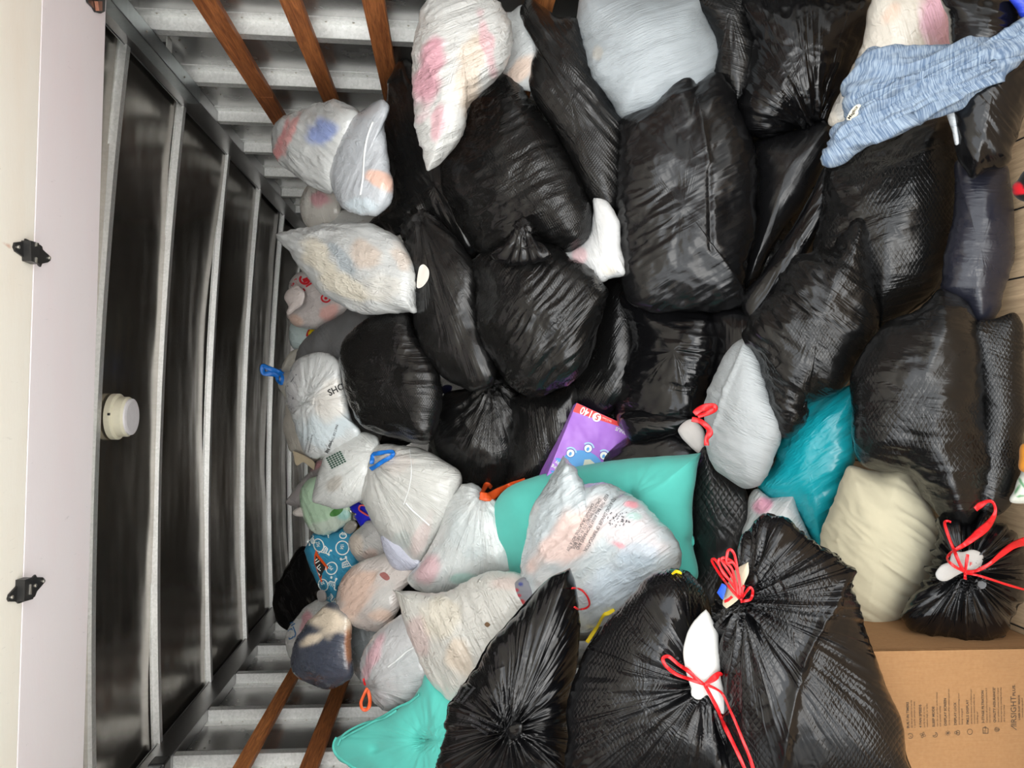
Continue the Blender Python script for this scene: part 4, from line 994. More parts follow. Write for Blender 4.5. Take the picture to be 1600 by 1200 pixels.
# ---- diaper box
def card_box(key, name, label, cat, corner, udir, uw, vdir, vh, depth, Z, mat, tilt=0.0):
    """a real carton whose printed face starts at `corner` in the frame and spans uw x vh"""
    k = Z/F; r = empty(name, tuple(at(*corner, Z)))
    ex = np.array(at(corner[0]+udir[0], corner[1]+udir[1], Z)-at(*corner, Z)); ex /= np.linalg.norm(ex)
    ey = np.array(at(corner[0]+vdir[0], corner[1]+vdir[1], Z+tilt*k)-at(*corner, Z)); ey -= ex*ey.dot(ex); ey /= np.linalg.norm(ey)
    nn = np.cross(ex, ey); nn = nn if nn[1] > 0 else -nn
    o = np.array(r.location); W_, H_ = uw*k, vh*k
    vs = [o+ex*a*W_+ey*b*H_+nn*c*depth for c in (0, 1) for b in (0, 1) for a in (0, 1)]
    fs = [(0, 1, 3, 2), (4, 6, 7, 5), (0, 4, 5, 1), (2, 3, 7, 6), (0, 2, 6, 4), (1, 5, 7, 3)]
    ob = mesh_from('carton', vs, fs, mat, r); md = ob.modifiers.new('b', 'BEVEL'); md.width = 0.002; md.segments = 2
    bmx = BVHTree.FromPolygons([Vector(v) for v in vs], fs); BVH.append(bmx); BAG[key] = dict(o=r, bvh=bmx, Z=Z)
    tag(r, label, cat); return r
def violet():
    m = bpy.data.materials.new('violet_card'); t = NT(m)
    tcn = t.n('ShaderNodeTexCoord').outputs['Object']
    t.l(t.mix(t.noise(tcn, 12, 3), srgb(150, 92, 204), srgb(186, 132, 222)), t.b.inputs['Base Color'])
    t.b.inputs['Roughness'].default_value = 0.4; t.l(t.bump(t.noise(tcn, 14, 2), 0.012), t.b.inputs['Normal']); return m
ud = np.array([math.cos(math.radians(24.4)), math.sin(math.radians(24.4))]); vd = np.array([-ud[1], ud[0]])
c0 = np.array([901.0, 629.0])
DBX = card_box('diaper', 'diaper_box', 'purple diaper box with a red band, stuck upside down between black bags', 'box', tuple(c0), ud, 104, vd, 150, 0.13, 2.08, violet(), tilt=-0.2)
dk = ['diaper']
P_ = lambda u, v: tuple(c0+ud*u+vd*v)
printed(DBX, plain('coral_red_print', srgb(222, 62, 62), 0.4), [[P_(0.5, 0.5), P_(103.5, 0.5), P_(103.5, 15), P_(0.5, 15)]], dk, 'red_band', 0.001)
text_on('140', DBX, M['ink_white'], *P_(31, 2), 17, 204.4, dk, 0.82, 0.0016, True, 'count_print')
printed(DBX, M['ink_white'], [[P_(38+7*math.cos(t), 8+7*math.sin(t)) for t in np.linspace(0, 2*PI, 20, endpoint=False)]], dk, 'size_disc', 0.0016)
text_on('5', DBX, plain('band_red_digit', srgb(222, 62, 62), 0.4), *P_(42, 3), 13, 204.4, dk, 1.0, 0.0021, True, 'size_digit')
text_on('Size 5 Count', DBX, M['ink_white'], *P_(62, 3.5), 4, 204.4, dk, 0.75, 0.0016, False, 'small_print')
text_on('BONUS', DBX, M['ink_white'], *P_(96, 9), 8, 204.4, dk, 0.9, 0.0016, True, 'bonus_print')
text_on('DIAPERS', DBX, M['ink_white'], *P_(97, 1.5), 8, 204.4, dk, 0.72, 0.0016, True, 'bonus_print')
lb = plain('sky_blue_print', srgb(78, 158, 222), 0.4); pb = plain('pale_blue_print', srgb(170, 210, 238), 0.4)
E_ = lambda cu, cv, ru, rv, n=28: [P_(cu+ru*math.cos(t), cv+rv*math.sin(t)) for t in np.linspace(0, 2*PI, n, endpoint=False)]
printed(DBX, lb, [E_(52, 96, 37, 34)], dk, 'blue_oval', 0.001)
printed(DBX, plain('pale_diaper_print', srgb(206, 214, 196), 0.5), [[P_(48, 76), P_(56, 72), P_(70, 76), P_(74, 88), P_(72, 104), P_(46, 104), P_(40, 92), P_(50, 86)]], dk, 'diaper_picture', 0.0015)
for (cu, cv) in ((24, 76), (46, 58), (73, 58)):
    printed(DBX, plain('deep_blue_print', srgb(40, 90, 180), 0.4), [E_(cu, cv, 6.9, 6.9)], dk, 'badge_rim', 0.0018); printed(DBX, M['ink_white'], [E_(cu, cv, 6, 6)], dk, 'badge', 0.0022)
    _r = [[P_(cu+(10 if k_ < 1 else 7.6)*math.cos(t), cv+(10 if k_ < 1 else 7.6)*math.sin(t)) for t in (np.linspace(-2.7, -0.5, 12) if k_ < 1 else np.linspace(-0.5, -2.7, 12))] for k_ in (0, 1)]; printed(DBX, pb, [_r[0]+_r[1]], dk, 'badge_ribbon', 0.002)
    printed(DBX, lb, [E_(cu, cv+1, 2.2, 3.2, 10)], dk, 'badge_picture', 0.0026)
printed(DBX, lb, [E_(14, 103, 13, 13)], dk, 'brand_disc', 0.0018)
text_on('Loving', DBX, M['ink_white'], *P_(23, 104), 8, 204.4, dk, 0.85, 0.0024, True, 'brand_print')
text_on('Baby', DBX, M['ink_white'], *P_(21, 96), 8, 204.4, dk, 0.85, 0.0024, True, 'brand_print')

bag('black_glossy_low', 'glossy black bag between the diaper box and the white cloth', 'black_flat',
    [(938, 722), (955, 705), (978, 688), (1010, 677), (1050, 675), (1082, 690), (1096, 712), (1085, 745), (960, 750)], z=2.0, ang=-20, crumple=0.8)
bag('crisp_black_mid', 'sharply crumpled black film above the glossy bag, right of the diaper box', 'black_gloss',
    [(970, 650), (1000, 640), (1060, 650), (1080, 655), (1062, 675), (1030, 684), (990, 690), (978, 675)], z=2.02, ang=10, crumple=2.5, wr=1.6)
bag('black_smooth_big', 'large smooth black bag with flat sheen and a sharp lower corner, mouth up', 'black_flat',
    [(972, 188), (1013, 168), (1034, 147), (1057, 118), (1075, 112), (1090, 134), (1115, 117), (1135, 135), (1157, 173), (1173, 217), (1181, 267), (1177, 333), (1168, 397), (1164, 450), (1183, 480, 1), (1133, 485), (1067, 488), (1000, 474), (977, 443), (966, 390), (963, 350), (967, 283), (970, 233)],
    z=1.98, ang=-30, wr=1.0, crumple=0.9, g=0.4, tf=0.55, ridges=[(1092, 160, 1108, 260, 4, 0.006), (1108, 260, 1110, 390, 3, -0.006), (1000, 200, 1060, 150, 8, 0.008)])
bag('black_big_top', 'big crumpled black bag at the top right, twisted shut towards its lower edge', 'black_gloss',
    [(1168, -12), (1176, 60), (1170, 110), (1158, 150), (1157, 182), (1170, 204), (1197, 212), (1240, 198), (1270, 198), (1292, 175), (1319, 140), (1349, 73), (1374, -12)], z=1.86, ang=55, crumple=2.2, wr=1.4, knot=(1272, 200, 0.16), g=0.3)
bag('black_arc', 'crinkled black bag curving under the long smooth dark bag', 'black_gloss',
    [(1292, 258), (1300, 290), (1292, 335), (1266, 382), (1248, 416), (1218, 455), (1192, 482), (1172, 500), (1160, 482), (1165, 455), (1190, 430), (1215, 390), (1245, 345), (1270, 300)], z=1.92, ang=-55, crumple=1.8, center=(1236, 395))
bag('dark_long', 'long smooth dark bag, like a bolster, right of the large smooth black bag', 'black_flat',
    [(1290, 190), (1304, 203), (1298, 233), (1284, 265), (1263, 305), (1236, 345), (1207, 393), (1187, 432), (1163, 450), (1163, 400), (1174, 340), (1180, 281), (1176, 230), (1195, 212), (1240, 203)], z=1.84, ang=-55, wr=0.5, crumple=0.5)
bag('white_pink_top', 'see-through bag holding white, beige and pink clothes, under the blue shirt', 'clear',
    [(1374, -12), (1349, 73), (1327, 120), (1299, 170), (1298, 196), (1340, 200), (1420, 160), (1470, 115), (1488, 78), (1484, 40), (1476, -12)], name='plastic_bag', base=srgb(222, 216, 204),
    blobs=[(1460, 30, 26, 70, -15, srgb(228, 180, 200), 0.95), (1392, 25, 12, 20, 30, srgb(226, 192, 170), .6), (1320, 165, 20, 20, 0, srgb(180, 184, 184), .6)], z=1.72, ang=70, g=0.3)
bag('black_far_right', 'wrinkled black bag in the top right corner, above the blue shirt', 'black_gloss',
    [(1474, -12), (1482, 30), (1487, 76), (1500, 95), (1560, 95), (1594, 70), (1597, 30), (1580, -12)], z=1.62, ang=10, crumple=1.3, g=0.3)
bag('blue_corner_bag', 'royal blue plastic bag corner at the top right of the view', 'blue_film', [(1576, -12), (1590, 15), (1600, 28), (1640, 24), (1640, -12)], name='plastic_bag', z=1.5, g=0.2)
bag('navy_smooth', 'smooth navy-black bag standing on the floor beside the diamond marked bag', 'navy',
    [(1498, 250), (1568, 255), (1579, 285), (1585, 335), (1582, 400), (1565, 450), (1551, 499), (1525, 510), (1505, 480), (1475, 458), (1478, 400), (1488, 340), (1492, 290)], z=1.52, ang=0, crumple=0.8, g=0.4)
bag('black_under_shirt', 'black bag below the shirt sleeve, ending in a crumpled point', 'black_gloss',
    [(1497, 100), (1545, 75), (1610, 90), (1612, 150), (1598, 190), (1585, 222), (1570, 256), (1542, 262), (1520, 277, 1), (1505, 250), (1494, 213), (1488, 165)], z=1.44, ang=50, crumple=1.8, g=0.3)
bag('white_sliver', 'narrow strip of white film between two black bags under the shirt', 'white_crisp', [(1478, 172), (1494, 170), (1495, 182), (1498, 224), (1493, 226), (1487, 200)], cat='plastic film', name='plastic_film', z=1.5)
bag('black_big_right', 'big black bag with diamond relief, directly below the blue shirt', 'black_net_big',
    [(1430, 181), (1473, 177), (1488, 190), (1496, 220), (1497, 283), (1491, 335), (1482, 410), (1454, 467), (1400, 504), (1375, 522, 1), (1345, 480), (1300, 440), (1268, 395), (1283, 330), (1293, 260), (1350, 235), (1400, 205)],
    z=1.62, ang=-15, crumple=0.8, wr=1.0, g=0.5)
bag('black_drape', 'black bag with raking diagonal folds, above the teal bag', 'black_net',
    [(1345, 335), (1362, 385), (1371, 440), (1375, 484), (1371, 518), (1350, 553), (1313, 606), (1255, 629), (1251, 657), (1228, 677), (1213, 655), (1198, 605), (1184, 560), (1169, 530), (1178, 495), (1205, 458), (1250, 410), (1300, 392)],
    z=1.70, ang=35, crumple=1.2, wr=1.5, g=0.5)
bag('black_floor_right', 'black bag with honeycomb relief on the floor at the right edge', 'black_net',
    [(1520, 508), (1555, 498), (1585, 489), (1598, 510), (1600, 560), (1600, 640), (1593, 690), (1591, 740), (1580, 782), (1560, 803), (1530, 803), (1525, 760), (1530, 700), (1535, 640), (1528, 590), (1522, 545)], z=1.50, ang=20, g=0.3, tf=0.6)
bag('pear_bag', 'pear-shaped grey-white bag with a red drawstring at its side', 'ribbed',
    [(1167, 529), (1153, 533), (1136, 552), (1120, 587), (1107, 617), (1101, 640), (1105, 677), (1109, 707), (1120, 733), (1145, 752), (1167, 762), (1188, 753), (1205, 725), (1220, 690), (1223, 655), (1213, 633), (1201, 610), (1192, 577), (1181, 543)],
    base=srgb(196, 202, 204), z=1.86, ang=25, wr=0.8, crumple=0.6, ridges=[(1165, 535, 1137, 610, 2.5, 0.006), (1137, 610, 1108, 695, 2.5, 0.006)])
bag('white_rag', 'crumpled white rag beside the red drawstring', 'col_cloth', [(1060, 674), (1079, 656), (1098, 671), (1101, 696), (1093, 708), (1080, 698)], cat='rag', name='rag', base=srgb(222, 216, 212), z=1.84, ang=40, crumple=1.6)
PB = BAG['pear_bag']['o']
ribbon('drawstring', PB, M['red'], [(1085, 647), (1093, 640, 12), (1104, 636, 12), (1115, 634, 8), (1117, 640, 9), (1104, 646, 8), (1090, 650)], 9, 0.012, label='red drawstring', zfix=BAG['pear_bag']['Z']-0.12)
ribbon('drawstring', PB, M['red'], [(1081, 655), (1094, 658, 9), (1106, 668, 9), (1109, 676, 11), (1104, 686, 8), (1104, 696)], 8, 0.012, label='red drawstring', zfix=BAG['pear_bag']['Z']-0.12)
bag('teal_bag', 'shiny teal plastic bag with a pointed corner', 'teal_film',
    [(1338, 605, 1), (1315, 609), (1258, 628), (1235, 655), (1223, 690), (1207, 728), (1186, 757), (1200, 777), (1240, 797), (1262, 830), (1283, 860), (1296, 820), (1308, 785), (1326, 735), (1333, 695), (1336, 640)], name='plastic_bag', z=1.66, ang=-35, wr=1.2, crumple=1.3)
bag('pink_small', 'small white see-through bag with a pink patch, below the teal bag', 'white',
    [(1183, 763), (1171, 775), (1168, 805), (1163, 840), (1200, 862), (1268, 858), (1262, 830), (1249, 800), (1242, 771, 1), (1205, 777)], name='plastic_bag', base=srgb(206, 208, 208), blobs=[(1188, 790, 16, 12, -20, srgb(232, 160, 184), 0.9), (1225, 815, 20, 14, 0, srgb(200, 214, 206), .5)], z=1.72, ang=-50, crumple=1.2)
bag('black_quilt', 'black bag with deep diamond quilting, between the cushion and the small pink-patched bag', 'black_quilt',
    [(1098, 695), (1108, 703), (1120, 727), (1145, 750), (1162, 768), (1169, 800), (1165, 840), (1152, 875), (1130, 905), (1115, 945), (1090, 930), (1080, 890), (1078, 830), (1083, 760), (1090, 712)], z=1.80, ang=50, crumple=0.7)
bag('crinkle_grey', 'white bag closed with an orange tie, left of the turquoise cushion', 'clear',
    [(752, 770), (740, 757), (722, 758), (708, 773), (698, 792), (688, 822), (675, 852), (655, 885), (638, 908), (668, 925), (715, 922), (760, 905), (802, 893), (800, 850), (788, 812), (775, 783)],
    base=srgb(196, 202, 202), blobs=[(672, 893, 26, 16, -50, srgb(206, 160, 168), .7), (722, 905, 20, 9, 0, srgb(150, 200, 190), .6), (735, 840, 40, 26, 60, srgb(184, 196, 198), .5)], z=2.25, knot=(752, 772, 0.13), crumple=1.5)
bag('white_long_low', 'long knobbly white bag with a ragged mouth, on top of the pink and beige bags', 'white_crisp',
    [(613, 920, 1), (650, 923), (700, 928), (740, 906), (780, 896), (816, 902), (835, 935), (815, 975), (780, 1020), (742, 1060), (706, 1092), (688, 1080), (670, 1055), (655, 1020), (638, 985), (626, 950)],
    base=srgb(218, 218, 212), blobs=[(655, 990, 16, 30, -15, srgb(224, 196, 194), .6), (690, 965, 30, 30, 0, srgb(228, 220, 200), .6), (725, 1030, 22, 30, 0, srgb(230, 206, 178), .5), (795, 915, 26, 10, 0, srgb(230, 204, 196), .5)], z=2.08, ang=60, crumple=1.2)
patch('leaf_scrap', BAG['white_long_low']['o'], plain('brown_leaf', srgb(110, 86, 62), 0.8), [(757, 975), (761, 972), (766, 976), (762, 980), (758, 978)], ['white_long_low'])
bag('floral_pouch', 'grey floral fabric pouch with a red end, beside the white bag printed with warnings', 'col_cloth',
    [(803, 918), (808, 908), (820, 903), (835, 920), (832, 945), (818, 944), (808, 933)], cat='pouch', name='fabric_pouch', base=srgb(140, 142, 150),
    blobs=[(808, 922, 4, 3, 0, srgb(190, 40, 60)), (814, 913, 4, 3, 0, srgb(60, 70, 150)), (812, 930, 4, 3, 0, srgb(190, 40, 60)), (815, 940, 6, 5, 0, srgb(206, 30, 34))], z=2.0)
bag('turq_cushion', 'turquoise cushion with a sharp corner, behind the white bag printed with warnings', 'cushion',
    [(1096, 707, 1), (1033, 712), (943, 720), (850, 742), (800, 760), (776, 782), (767, 810), (770, 845), (785, 865), (802, 895), (900, 945), (1000, 930), (1062, 915), (1089, 906), (1091, 885), (1084, 850), (1083, 790), (1087, 740)],
    cat='cushion', name='seat_cushion', z=1.97, tf=0.62, wr=0.2, crumple=0.12, lump=0.7, knot=(985, 778, 0.06), dimples=[(986, 780, 14, 0.035), (1083, 845, 12, 0.02)])
B_ = BAG['crinkle_grey']['o']
ribbon('orange_tie', B_, M['orange'], [(750, 774), (765, 776, 16), (782, 766, 11), (800, 757, 8), (820, 749, 5)], 13, 0.012, ['crinkle_grey', 'turq_cushion', 'black_low_mid', 'black_knot_low'], label='orange tie')
ribbon('orange_tie', B_, M['orange'], [(752, 772), (757, 763, 8), (761, 757, 9), (768, 762, 6)], 7, 0.014, ['crinkle_grey', 'black_low_mid', 'black_knot_low'], label='orange tie')
bag('warning_bag', 'large pale see-through bag of baby clothes with printed suffocation warning', 'clear',
    [(880, 711, 1), (894, 726), (904, 746), (912, 761), (942, 761), (985, 782), (1013, 800), (1040, 826), (1058, 850), (1062, 873), (1055, 899), (1010, 926), (965, 954), (932, 977), (908, 987), (880, 972), (840, 960), (820, 935), (815, 885), (822, 850), (832, 800), (852, 758)],
    name='plastic_bag', base=srgb(186, 196, 200), z=1.80, ang=-32, crumple=1.0, center=(930, 865),
    blobs=[(890, 840, 34, 70, 40, srgb(224, 198, 190), 0.9), (985, 835, 62, 34, 25, srgb(214, 206, 208), 0.8), (985, 795, 12, 5, 10, srgb(222, 150, 160), .9), (968, 852, 12, 6, 20, srgb(226, 150, 160), .8),
           (1000, 870, 36, 24, 0, srgb(178, 194, 206), 0.7), (960, 915, 60, 30, -20, srgb(190, 204, 214), 0.8), (990, 810, 12, 6, 0, srgb(170, 214, 206), .6), (850, 900, 18, 30, 0, srgb(190, 190, 190), .6), (905, 970, 20, 18, 0, srgb(206, 210, 206), .7)])
WB = BAG['warning_bag']['o']; wk = ['warning_bag']
for i_, (s_, x_, y_, z_) in enumerate((('TO AVOID DANGER OF SUFFOCATION,', 958, 776, 8.2), ('KEEP THIS BAG AWAY FROM BABIES AND', 947, 771, 8.0), ('CHILDREN. DO NOT USE IN CRIBS, BEDS,', 936, 778, 7.4), ('CARRIAGES OR PLAYPENS. NOT A TOY', 925, 786, 7.2))):
    text_on(s_, WB, M['ink_grey'], x_, y_, z_, 119, wk, 0.66, name='warning_print')
dp = []
for k in range(46):
    a_, r_ = random.uniform(0, 2*PI), random.uniform(2, 14); dp.append([(968+r_*math.cos(a_)*1.5+q[0], 812+r_*math.sin(a_)+q[1]) for q in ((-0.8, -0.8), (0.8, -0.8), (0.8, 0.8), (-0.8, 0.8))])
printed(WB, M['ink_grey'], dp, wk, 'dotted_cloth_print')

# ---- shirt over the top right bags
sh = bag('shirt', 'light blue heathered shirt with pleats and a cream neck tag, flung over the bags', 'col_cloth',
    [(1317, 139), (1340, 107), (1358, 79), (1400, 78), (1447, 77), (1483, 77), (1517, 67), (1560, 62), (1584, 61), (1598, 42), (1625, 20), (1625, 70), (1602, 83), (1577, 110), (1540, 140), (1510, 163), (1494, 170), (1467, 176), (1430, 180), (1413, 198), (1380, 213), (1333, 238), (1313, 250), (1292, 249), (1299, 227), (1303, 204), (1314, 198), (1322, 188), (1325, 168), (1324, 148)],
    cat='shirt', name='shirt', base=srgb(150, 178, 206), thick=0.035, ang=-17, wr=1.5, pleat=2.0, crumple=0.5, lump=1.2, center=(1440, 125), z=1.5, g=0.4, along=0.10,
    ridges=[(1330, 140, 1405, 133, 3, 0.010), (1310, 215, 1405, 136, 3.5, 0.012), (1340, 220, 1560, 120, 4, 0.010), (1400, 130, 1550, 82, 4, 0.010), (1550, 82, 1552, 95, 4, -.01), (1360, 215, 1500, 150, 3, 0.008)]+[(1318+4*i, 226-12*i, 1560-6*i, 112-6*i+(i % 2)*3, 2.2, -0.007) for i in range(8)]+[(1322+4*i, 220-12*i, 1560-6*i, 108-6*i, 2.6, 0.004) for i in range(8)])
def heather():
    m = bpy.data.materials.new('heathered_blue_jersey'); t = NT(m)
    uv = t.attr('flat').outputs['Vector']; wc = t.attr('wrinkle').outputs['Vector']
    n = t.noise(t.scalev(wc, (55, 4200, 200)), 1.0, 2, 0.6)
    t.l(t.ramp(n, [(0.38, srgb(88, 108, 134)), (0.62, srgb(144, 160, 176))]), t.b.inputs['Base Color'])
    t.l(t.bump(t.noise(wc, 70, 2), 0.006), t.b.inputs['Normal']); t.b.inputs['Roughness'].default_value = 0.95; return m
sh.data.materials.clear(); sh.data.materials.append(heather())
tz = min(hit(x_, y_, ['shirt'], 0)[1] for x_, y_ in ((1330, 178), (1338, 172), (1333, 183), (1343, 168)))-0.004
patch('neck_tag', sh, plain('cream_tag', srgb(222, 214, 190), 0.8), [(1323, 187), (1326, 178), (1333, 168), (1341, 163), (1347, 166), (1342, 176), (1334, 186)], ['shirt'], zfix=tz)
text_on('Maglicz', sh, M['ink'], 1327.5, 187, 6.5, -56, ['shirt'], bold=True, name='tag_lettering', fit=24, zfix=tz-0.0012)

# ---- right and near side
bag('black_honeycomb', 'very large honeycomb-relief black bag whose tail points to the red drawstrings', 'black_net_big',
    [(1468, 452), (1490, 457), (1510, 472), (1522, 505), (1532, 555), (1541, 595), (1547, 650), (1543, 717), (1533, 762), (1520, 800), (1512, 826, 1), (1480, 805), (1450, 775), (1415, 738), (1378, 738), (1347, 728), (1331, 700), (1330, 640), (1328, 590), (1345, 560), (1378, 518), (1433, 487)],
    z=1.52, ang=5, crumple=0.9, wr=1.0, g=0.5)
bag('cream_pillow', 'cream pillow with soft gathers, between the teal bag and the tied black bag', 'cream',
    [(1327, 727), (1355, 734), (1380, 739), (1403, 733), (1420, 745), (1440, 772), (1460, 803), (1469, 840), (1463, 875), (1442, 920), (1417, 957), (1390, 984), (1360, 998), (1325, 985), (1296, 930), (1284, 870), (1290, 820), (1303, 785), (1316, 748)],
    cat='pillow', name='pillow', z=1.48, ang=35, wr=1.5, crumple=0.5, lump=0.7, g=0.4, tf=0.7)
# cardboard box on the floor
ZB = 1.27
cb_r = float(at(1450, 1014, ZB)[0]); cb_top = EYE+float(ray(1340, 1050)[2])*ZB
CB = empty('cardboard_box', (cb_r-0.23, ZB, 0.0)); tag(CB, 'brown cardboard appliance box with feature icons and lettering, on the floor', 'box')
xl = cb_r-0.46
boxes('side_panel', [(xl, ZB, 0.001, cb_r, ZB+0.004, cb_top), (xl, ZB+0.26, 0.001, cb_r, ZB+0.264, cb_top), (xl, ZB, 0.001, xl+0.004, ZB+0.264, cb_top), (cb_r-0.004, ZB, 0.001, cb_r, ZB+0.264, cb_top), (xl, ZB, 0.001, cb_r, ZB+0.264, 0.005)], M['kraft'], CB, 0.0015)
boxes('top_flap', [(xl+0.002, ZB+0.002, cb_top-0.003, cb_r-0.002, ZB+0.131, cb_top), (xl+0.002, ZB+0.133, cb_top-0.003, cb_r-0.002, ZB+0.262, cb_top)], M['kraft'], CB)
_v = [(xl, ZB, 0), (cb_r, ZB, 0), (cb_r, ZB, cb_top), (xl, ZB, cb_top)]
bmx = BVHTree.FromPolygons([Vector(v) for v in _v], [(0, 1, 2, 3)]); BAG['carton'] = dict(o=CB, bvh=bmx, Z=ZB); ck = ['carton']
def ctext(s, x, y, size, L, b=False, nm='box_lettering'): text_on(s, CB, M['ink_box'], x, y, size, -91, ck, 1.0, 0.0008, b, nm, fit=L)
for (s, x, y, L, sub) in (('BUILT-IN TIMERS', 1420.6, 1138, 41, (('set the air purifier to run for', 44), ('a specific amount of time', 41))), ('4 FAN SPEEDS', 1440.2, 1137, 36, (('purify the air on low,', 32), ('medium, high, or turbo', 37))),
                          ('SLEEP MODE', 1460.6, 1136, 32, (('runs the air purifier on the lowest', 54), ('and quietest setting', 32))), ('DISPLAY SCREEN', 1479.2, 1134, 43, (('can be turned off for uninterrupted rest', 57),)),
                          ('DISPLAY LOCK', 1494.7, 1133, 36, (('prevents unwanted settings from', 49), ('being changed', 25))), ('PM2.5 DISPLAY', 1514.0, 1132, 39, (('shows the amount of pollutants per', 55), ('micrometer detected within the air', 47), ('reading air', 20))),
                          ('3-STAGE FILTRATION', 1538.0, 1130, 51, (('Captures all airborne particles 0.3', 54), ('microns in size', 24))), ('QUALITY ASSURANCE*', 1556.0, 1129, 56, (('your product comes with a 2-year', 54), ('limited warranty starting from the', 54), ('date of purchase', 27)))):
    ctext(s, x, y, 5.3, L, True)
    for i_, (q, l2) in enumerate(sub): ctext(q, x+5.2+i_*4.6, y-0.6, 3.6, l2)
ctext('IRSIGHT', 1588.3, 1133, 12.4, 45); ctext('PLUS.', 1586.5, 1087.5, 6.0, 18, True)
printed(CB, M['ink_box'], [line(1579.5, 1134, 1588.5, 1140.5, 1.0), line(1579.5, 1134, 1588.5, 1134.5, 1.0)], ck, 'box_lettering', 0.0008)
ctext('LASER DUST SENSOR', 1594.2, 1125, 4.0, 39, True)
ctext('Scientifically engineered', 1598.6, 1121, 3, 30)
# icons
def icon(polys): printed(CB, M['ink_box'], polys, ck, 'feature_icon', 0.0008)
icon([ring(1422.5, 1150, 4.2, 4.2, 0, 0.8, -160, 140), line(1422, 1150, 1424, 1151.5, 0.8)])
icon([ring(1442-2.4*math.cos(a), 1148.5-2.4*math.sin(a), 2.4, 1.6, math.degrees(a), 0.6) for a in (0.3, 1.87, 3.44, 5.0)])
icon([ring(1461, 1148, 4.2, 4.2, 0, 0.8, -80, 150), ring(1459.5, 1146.5, 3.4, 3.4, 0, 0.7, -50, 130)])
icon([line(1481-4.5*math.cos(a), 1145.5-4.5*math.sin(a), 1481+4.5*math.cos(a), 1145.5+4.5*math.sin(a), 0.6) for a in np.arange(0, PI, PI/4)])
icon([ring(1497, 1145, 3.2, 3.9, 0, 0.8), ring(1493.5, 1145, 2.4, 2.2, 0, 0.6), ring(1497, 1145, 1, 1, 0, 0.6)])
icon([ring(1515.5, 1143.5, 4.3, 4.6, 0, 0.7)])
icon([line(1536, 1137, 1536, 1146, 0.8), line(1544, 1138, 1544, 1146, 0.8), line(1536, 1146, 1544, 1146, 0.8), line(1536, 1137, 1544, 1138, 0.8), line(1540, 1146, 1540, 1136, 0.6), line(1538, 1146, 1538, 1141, 0.6), ring(1539.5, 1136.5, 1.6, 1.6, 0, 0.6)])
icon([ring(1557, 1140, 3, 3.6, 0, 0.7), ring(1557, 1140, 1.4, 1.6, 0, 0.6), line(1560, 1137, 1562, 1141, 0.7), line(1560, 1143, 1562, 1139, 0.7)])

bag('tied_black_right', 'black trash bag tied with long red drawstrings, showing white cloth in its mouth', 'black_near',
    [(1466, 815), (1490, 805), (1515, 818), (1540, 800), (1562, 822), (1590, 845), (1605, 880), (1602, 930), (1583, 965), (1563, 996), (1507, 1008), (1480, 999), (1440, 987), (1412, 966), (1440, 925), (1460, 880), (1466, 845)], z=1.36, knot=(1508, 893, 0.17), crumple=0.9, wr=1.5, g=0.3, tf=0.7)
TB = BAG['tied_black_right']['o']
soft('tb_cloth', 'white_cloth', 'white cloth in the mouth of the bag', None, 'col_cloth', [(1462, 895), (1472, 884), (1484, 878), (1490, 864), (1505, 864), (1520, 860), (1534, 867), (1533, 880), (1528, 890), (1512, 892), (1497, 897), (1478, 907), (1466, 905)], parent=TB, z=hit(1500, 886, ['tied_black_right'], 0)[1]-0.016, solve=False, base=srgb(186, 184, 180), tf=0.35, g=0, tb=1.2, crumple=1.0)
text_on('F', TB, M['ink_red'], 1515, 884, 8, 5, ['tb_cloth'], 1.0, 0.004, True, 'red_letter')
rk = ['tied_black_right', 'tb_cloth']
for pts_ in ([(1507, 893), (1500, 882, 6), (1490, 858, 5), (1482, 838, 5), (1476, 818, 5), (1480, 814, 4), (1486, 816, 4)], [(1507, 893), (1490, 884), (1480, 872, 4), (1492, 860, 6), (1508, 850, 8), (1528, 834, 14), (1546, 818, 12), (1555, 800, 5), (1552, 786, 5), (1543, 783, 6), (1532, 789, 10), (1524, 796, 9)],
             [(1508, 893), (1524, 892, 6), (1545, 882, 6), (1562, 868, 8), (1582, 853, 12), (1604, 845, 14)], [(1508, 895), (1528, 899, 4), (1550, 906, 4), (1575, 914, 4), (1604, 922, 4)], [(1508, 893), (1510, 880), (1512, 866)], [(1508, 893), (1508, 905)]):
    ribbon('drawstring', TB, M['red'], pts_, 5, 0.014, rk, label='red drawstring')
bmk = disc('round_sticker', hit(1532, 912, ['tied_black_right'], 0.003), 0.009, tuple(-ray(1532, 912)), 0.0015, plain('smoky_disc', (0.07, 0.07, 0.07), 0.4), TB)
bag('leaf_cloth', 'white cloth with green leaf sprigs on the floor at the right edge', 'col_cloth', [(1604, 726), (1594, 742), (1586, 765), (1578, 783), (1600, 786), (1630, 782), (1630, 726)], cat='cloth', name='printed_cloth', base=srgb(222, 226, 214), z=1.40,
    blobs=[(1590, 765, 2, 10, 30, srgb(70, 150, 90)), (1597, 755, 2, 9, -30, srgb(70, 150, 90)), (1595, 775, 8, 1.6, -10, srgb(70, 150, 90))])
bag('orange_item', 'small orange packet at the right edge above the leaf-print cloth', 'col_cloth', [(1598, 695), (1594, 712), (1595, 735), (1630, 738), (1630, 694)], cat='packet', name='orange_packet', base=srgb(206, 134, 40), z=1.40)
bag('crochet_hat', 'red and black crocheted hat on the wooden floor', 'col_cloth', [(1602, 266), (1590, 282), (1582, 291), (1585, 304), (1598, 314), (1635, 316), (1635, 262)], cat='hat', name='crochet_hat', base=srgb(14, 14, 14), blobs=[(1600, 299, 26, 5, -8, srgb(200, 20, 34), 0.98), (1590, 292, 8, 7, 40, srgb(200, 20, 34), 0.98)], z=1.40, crumple=2)

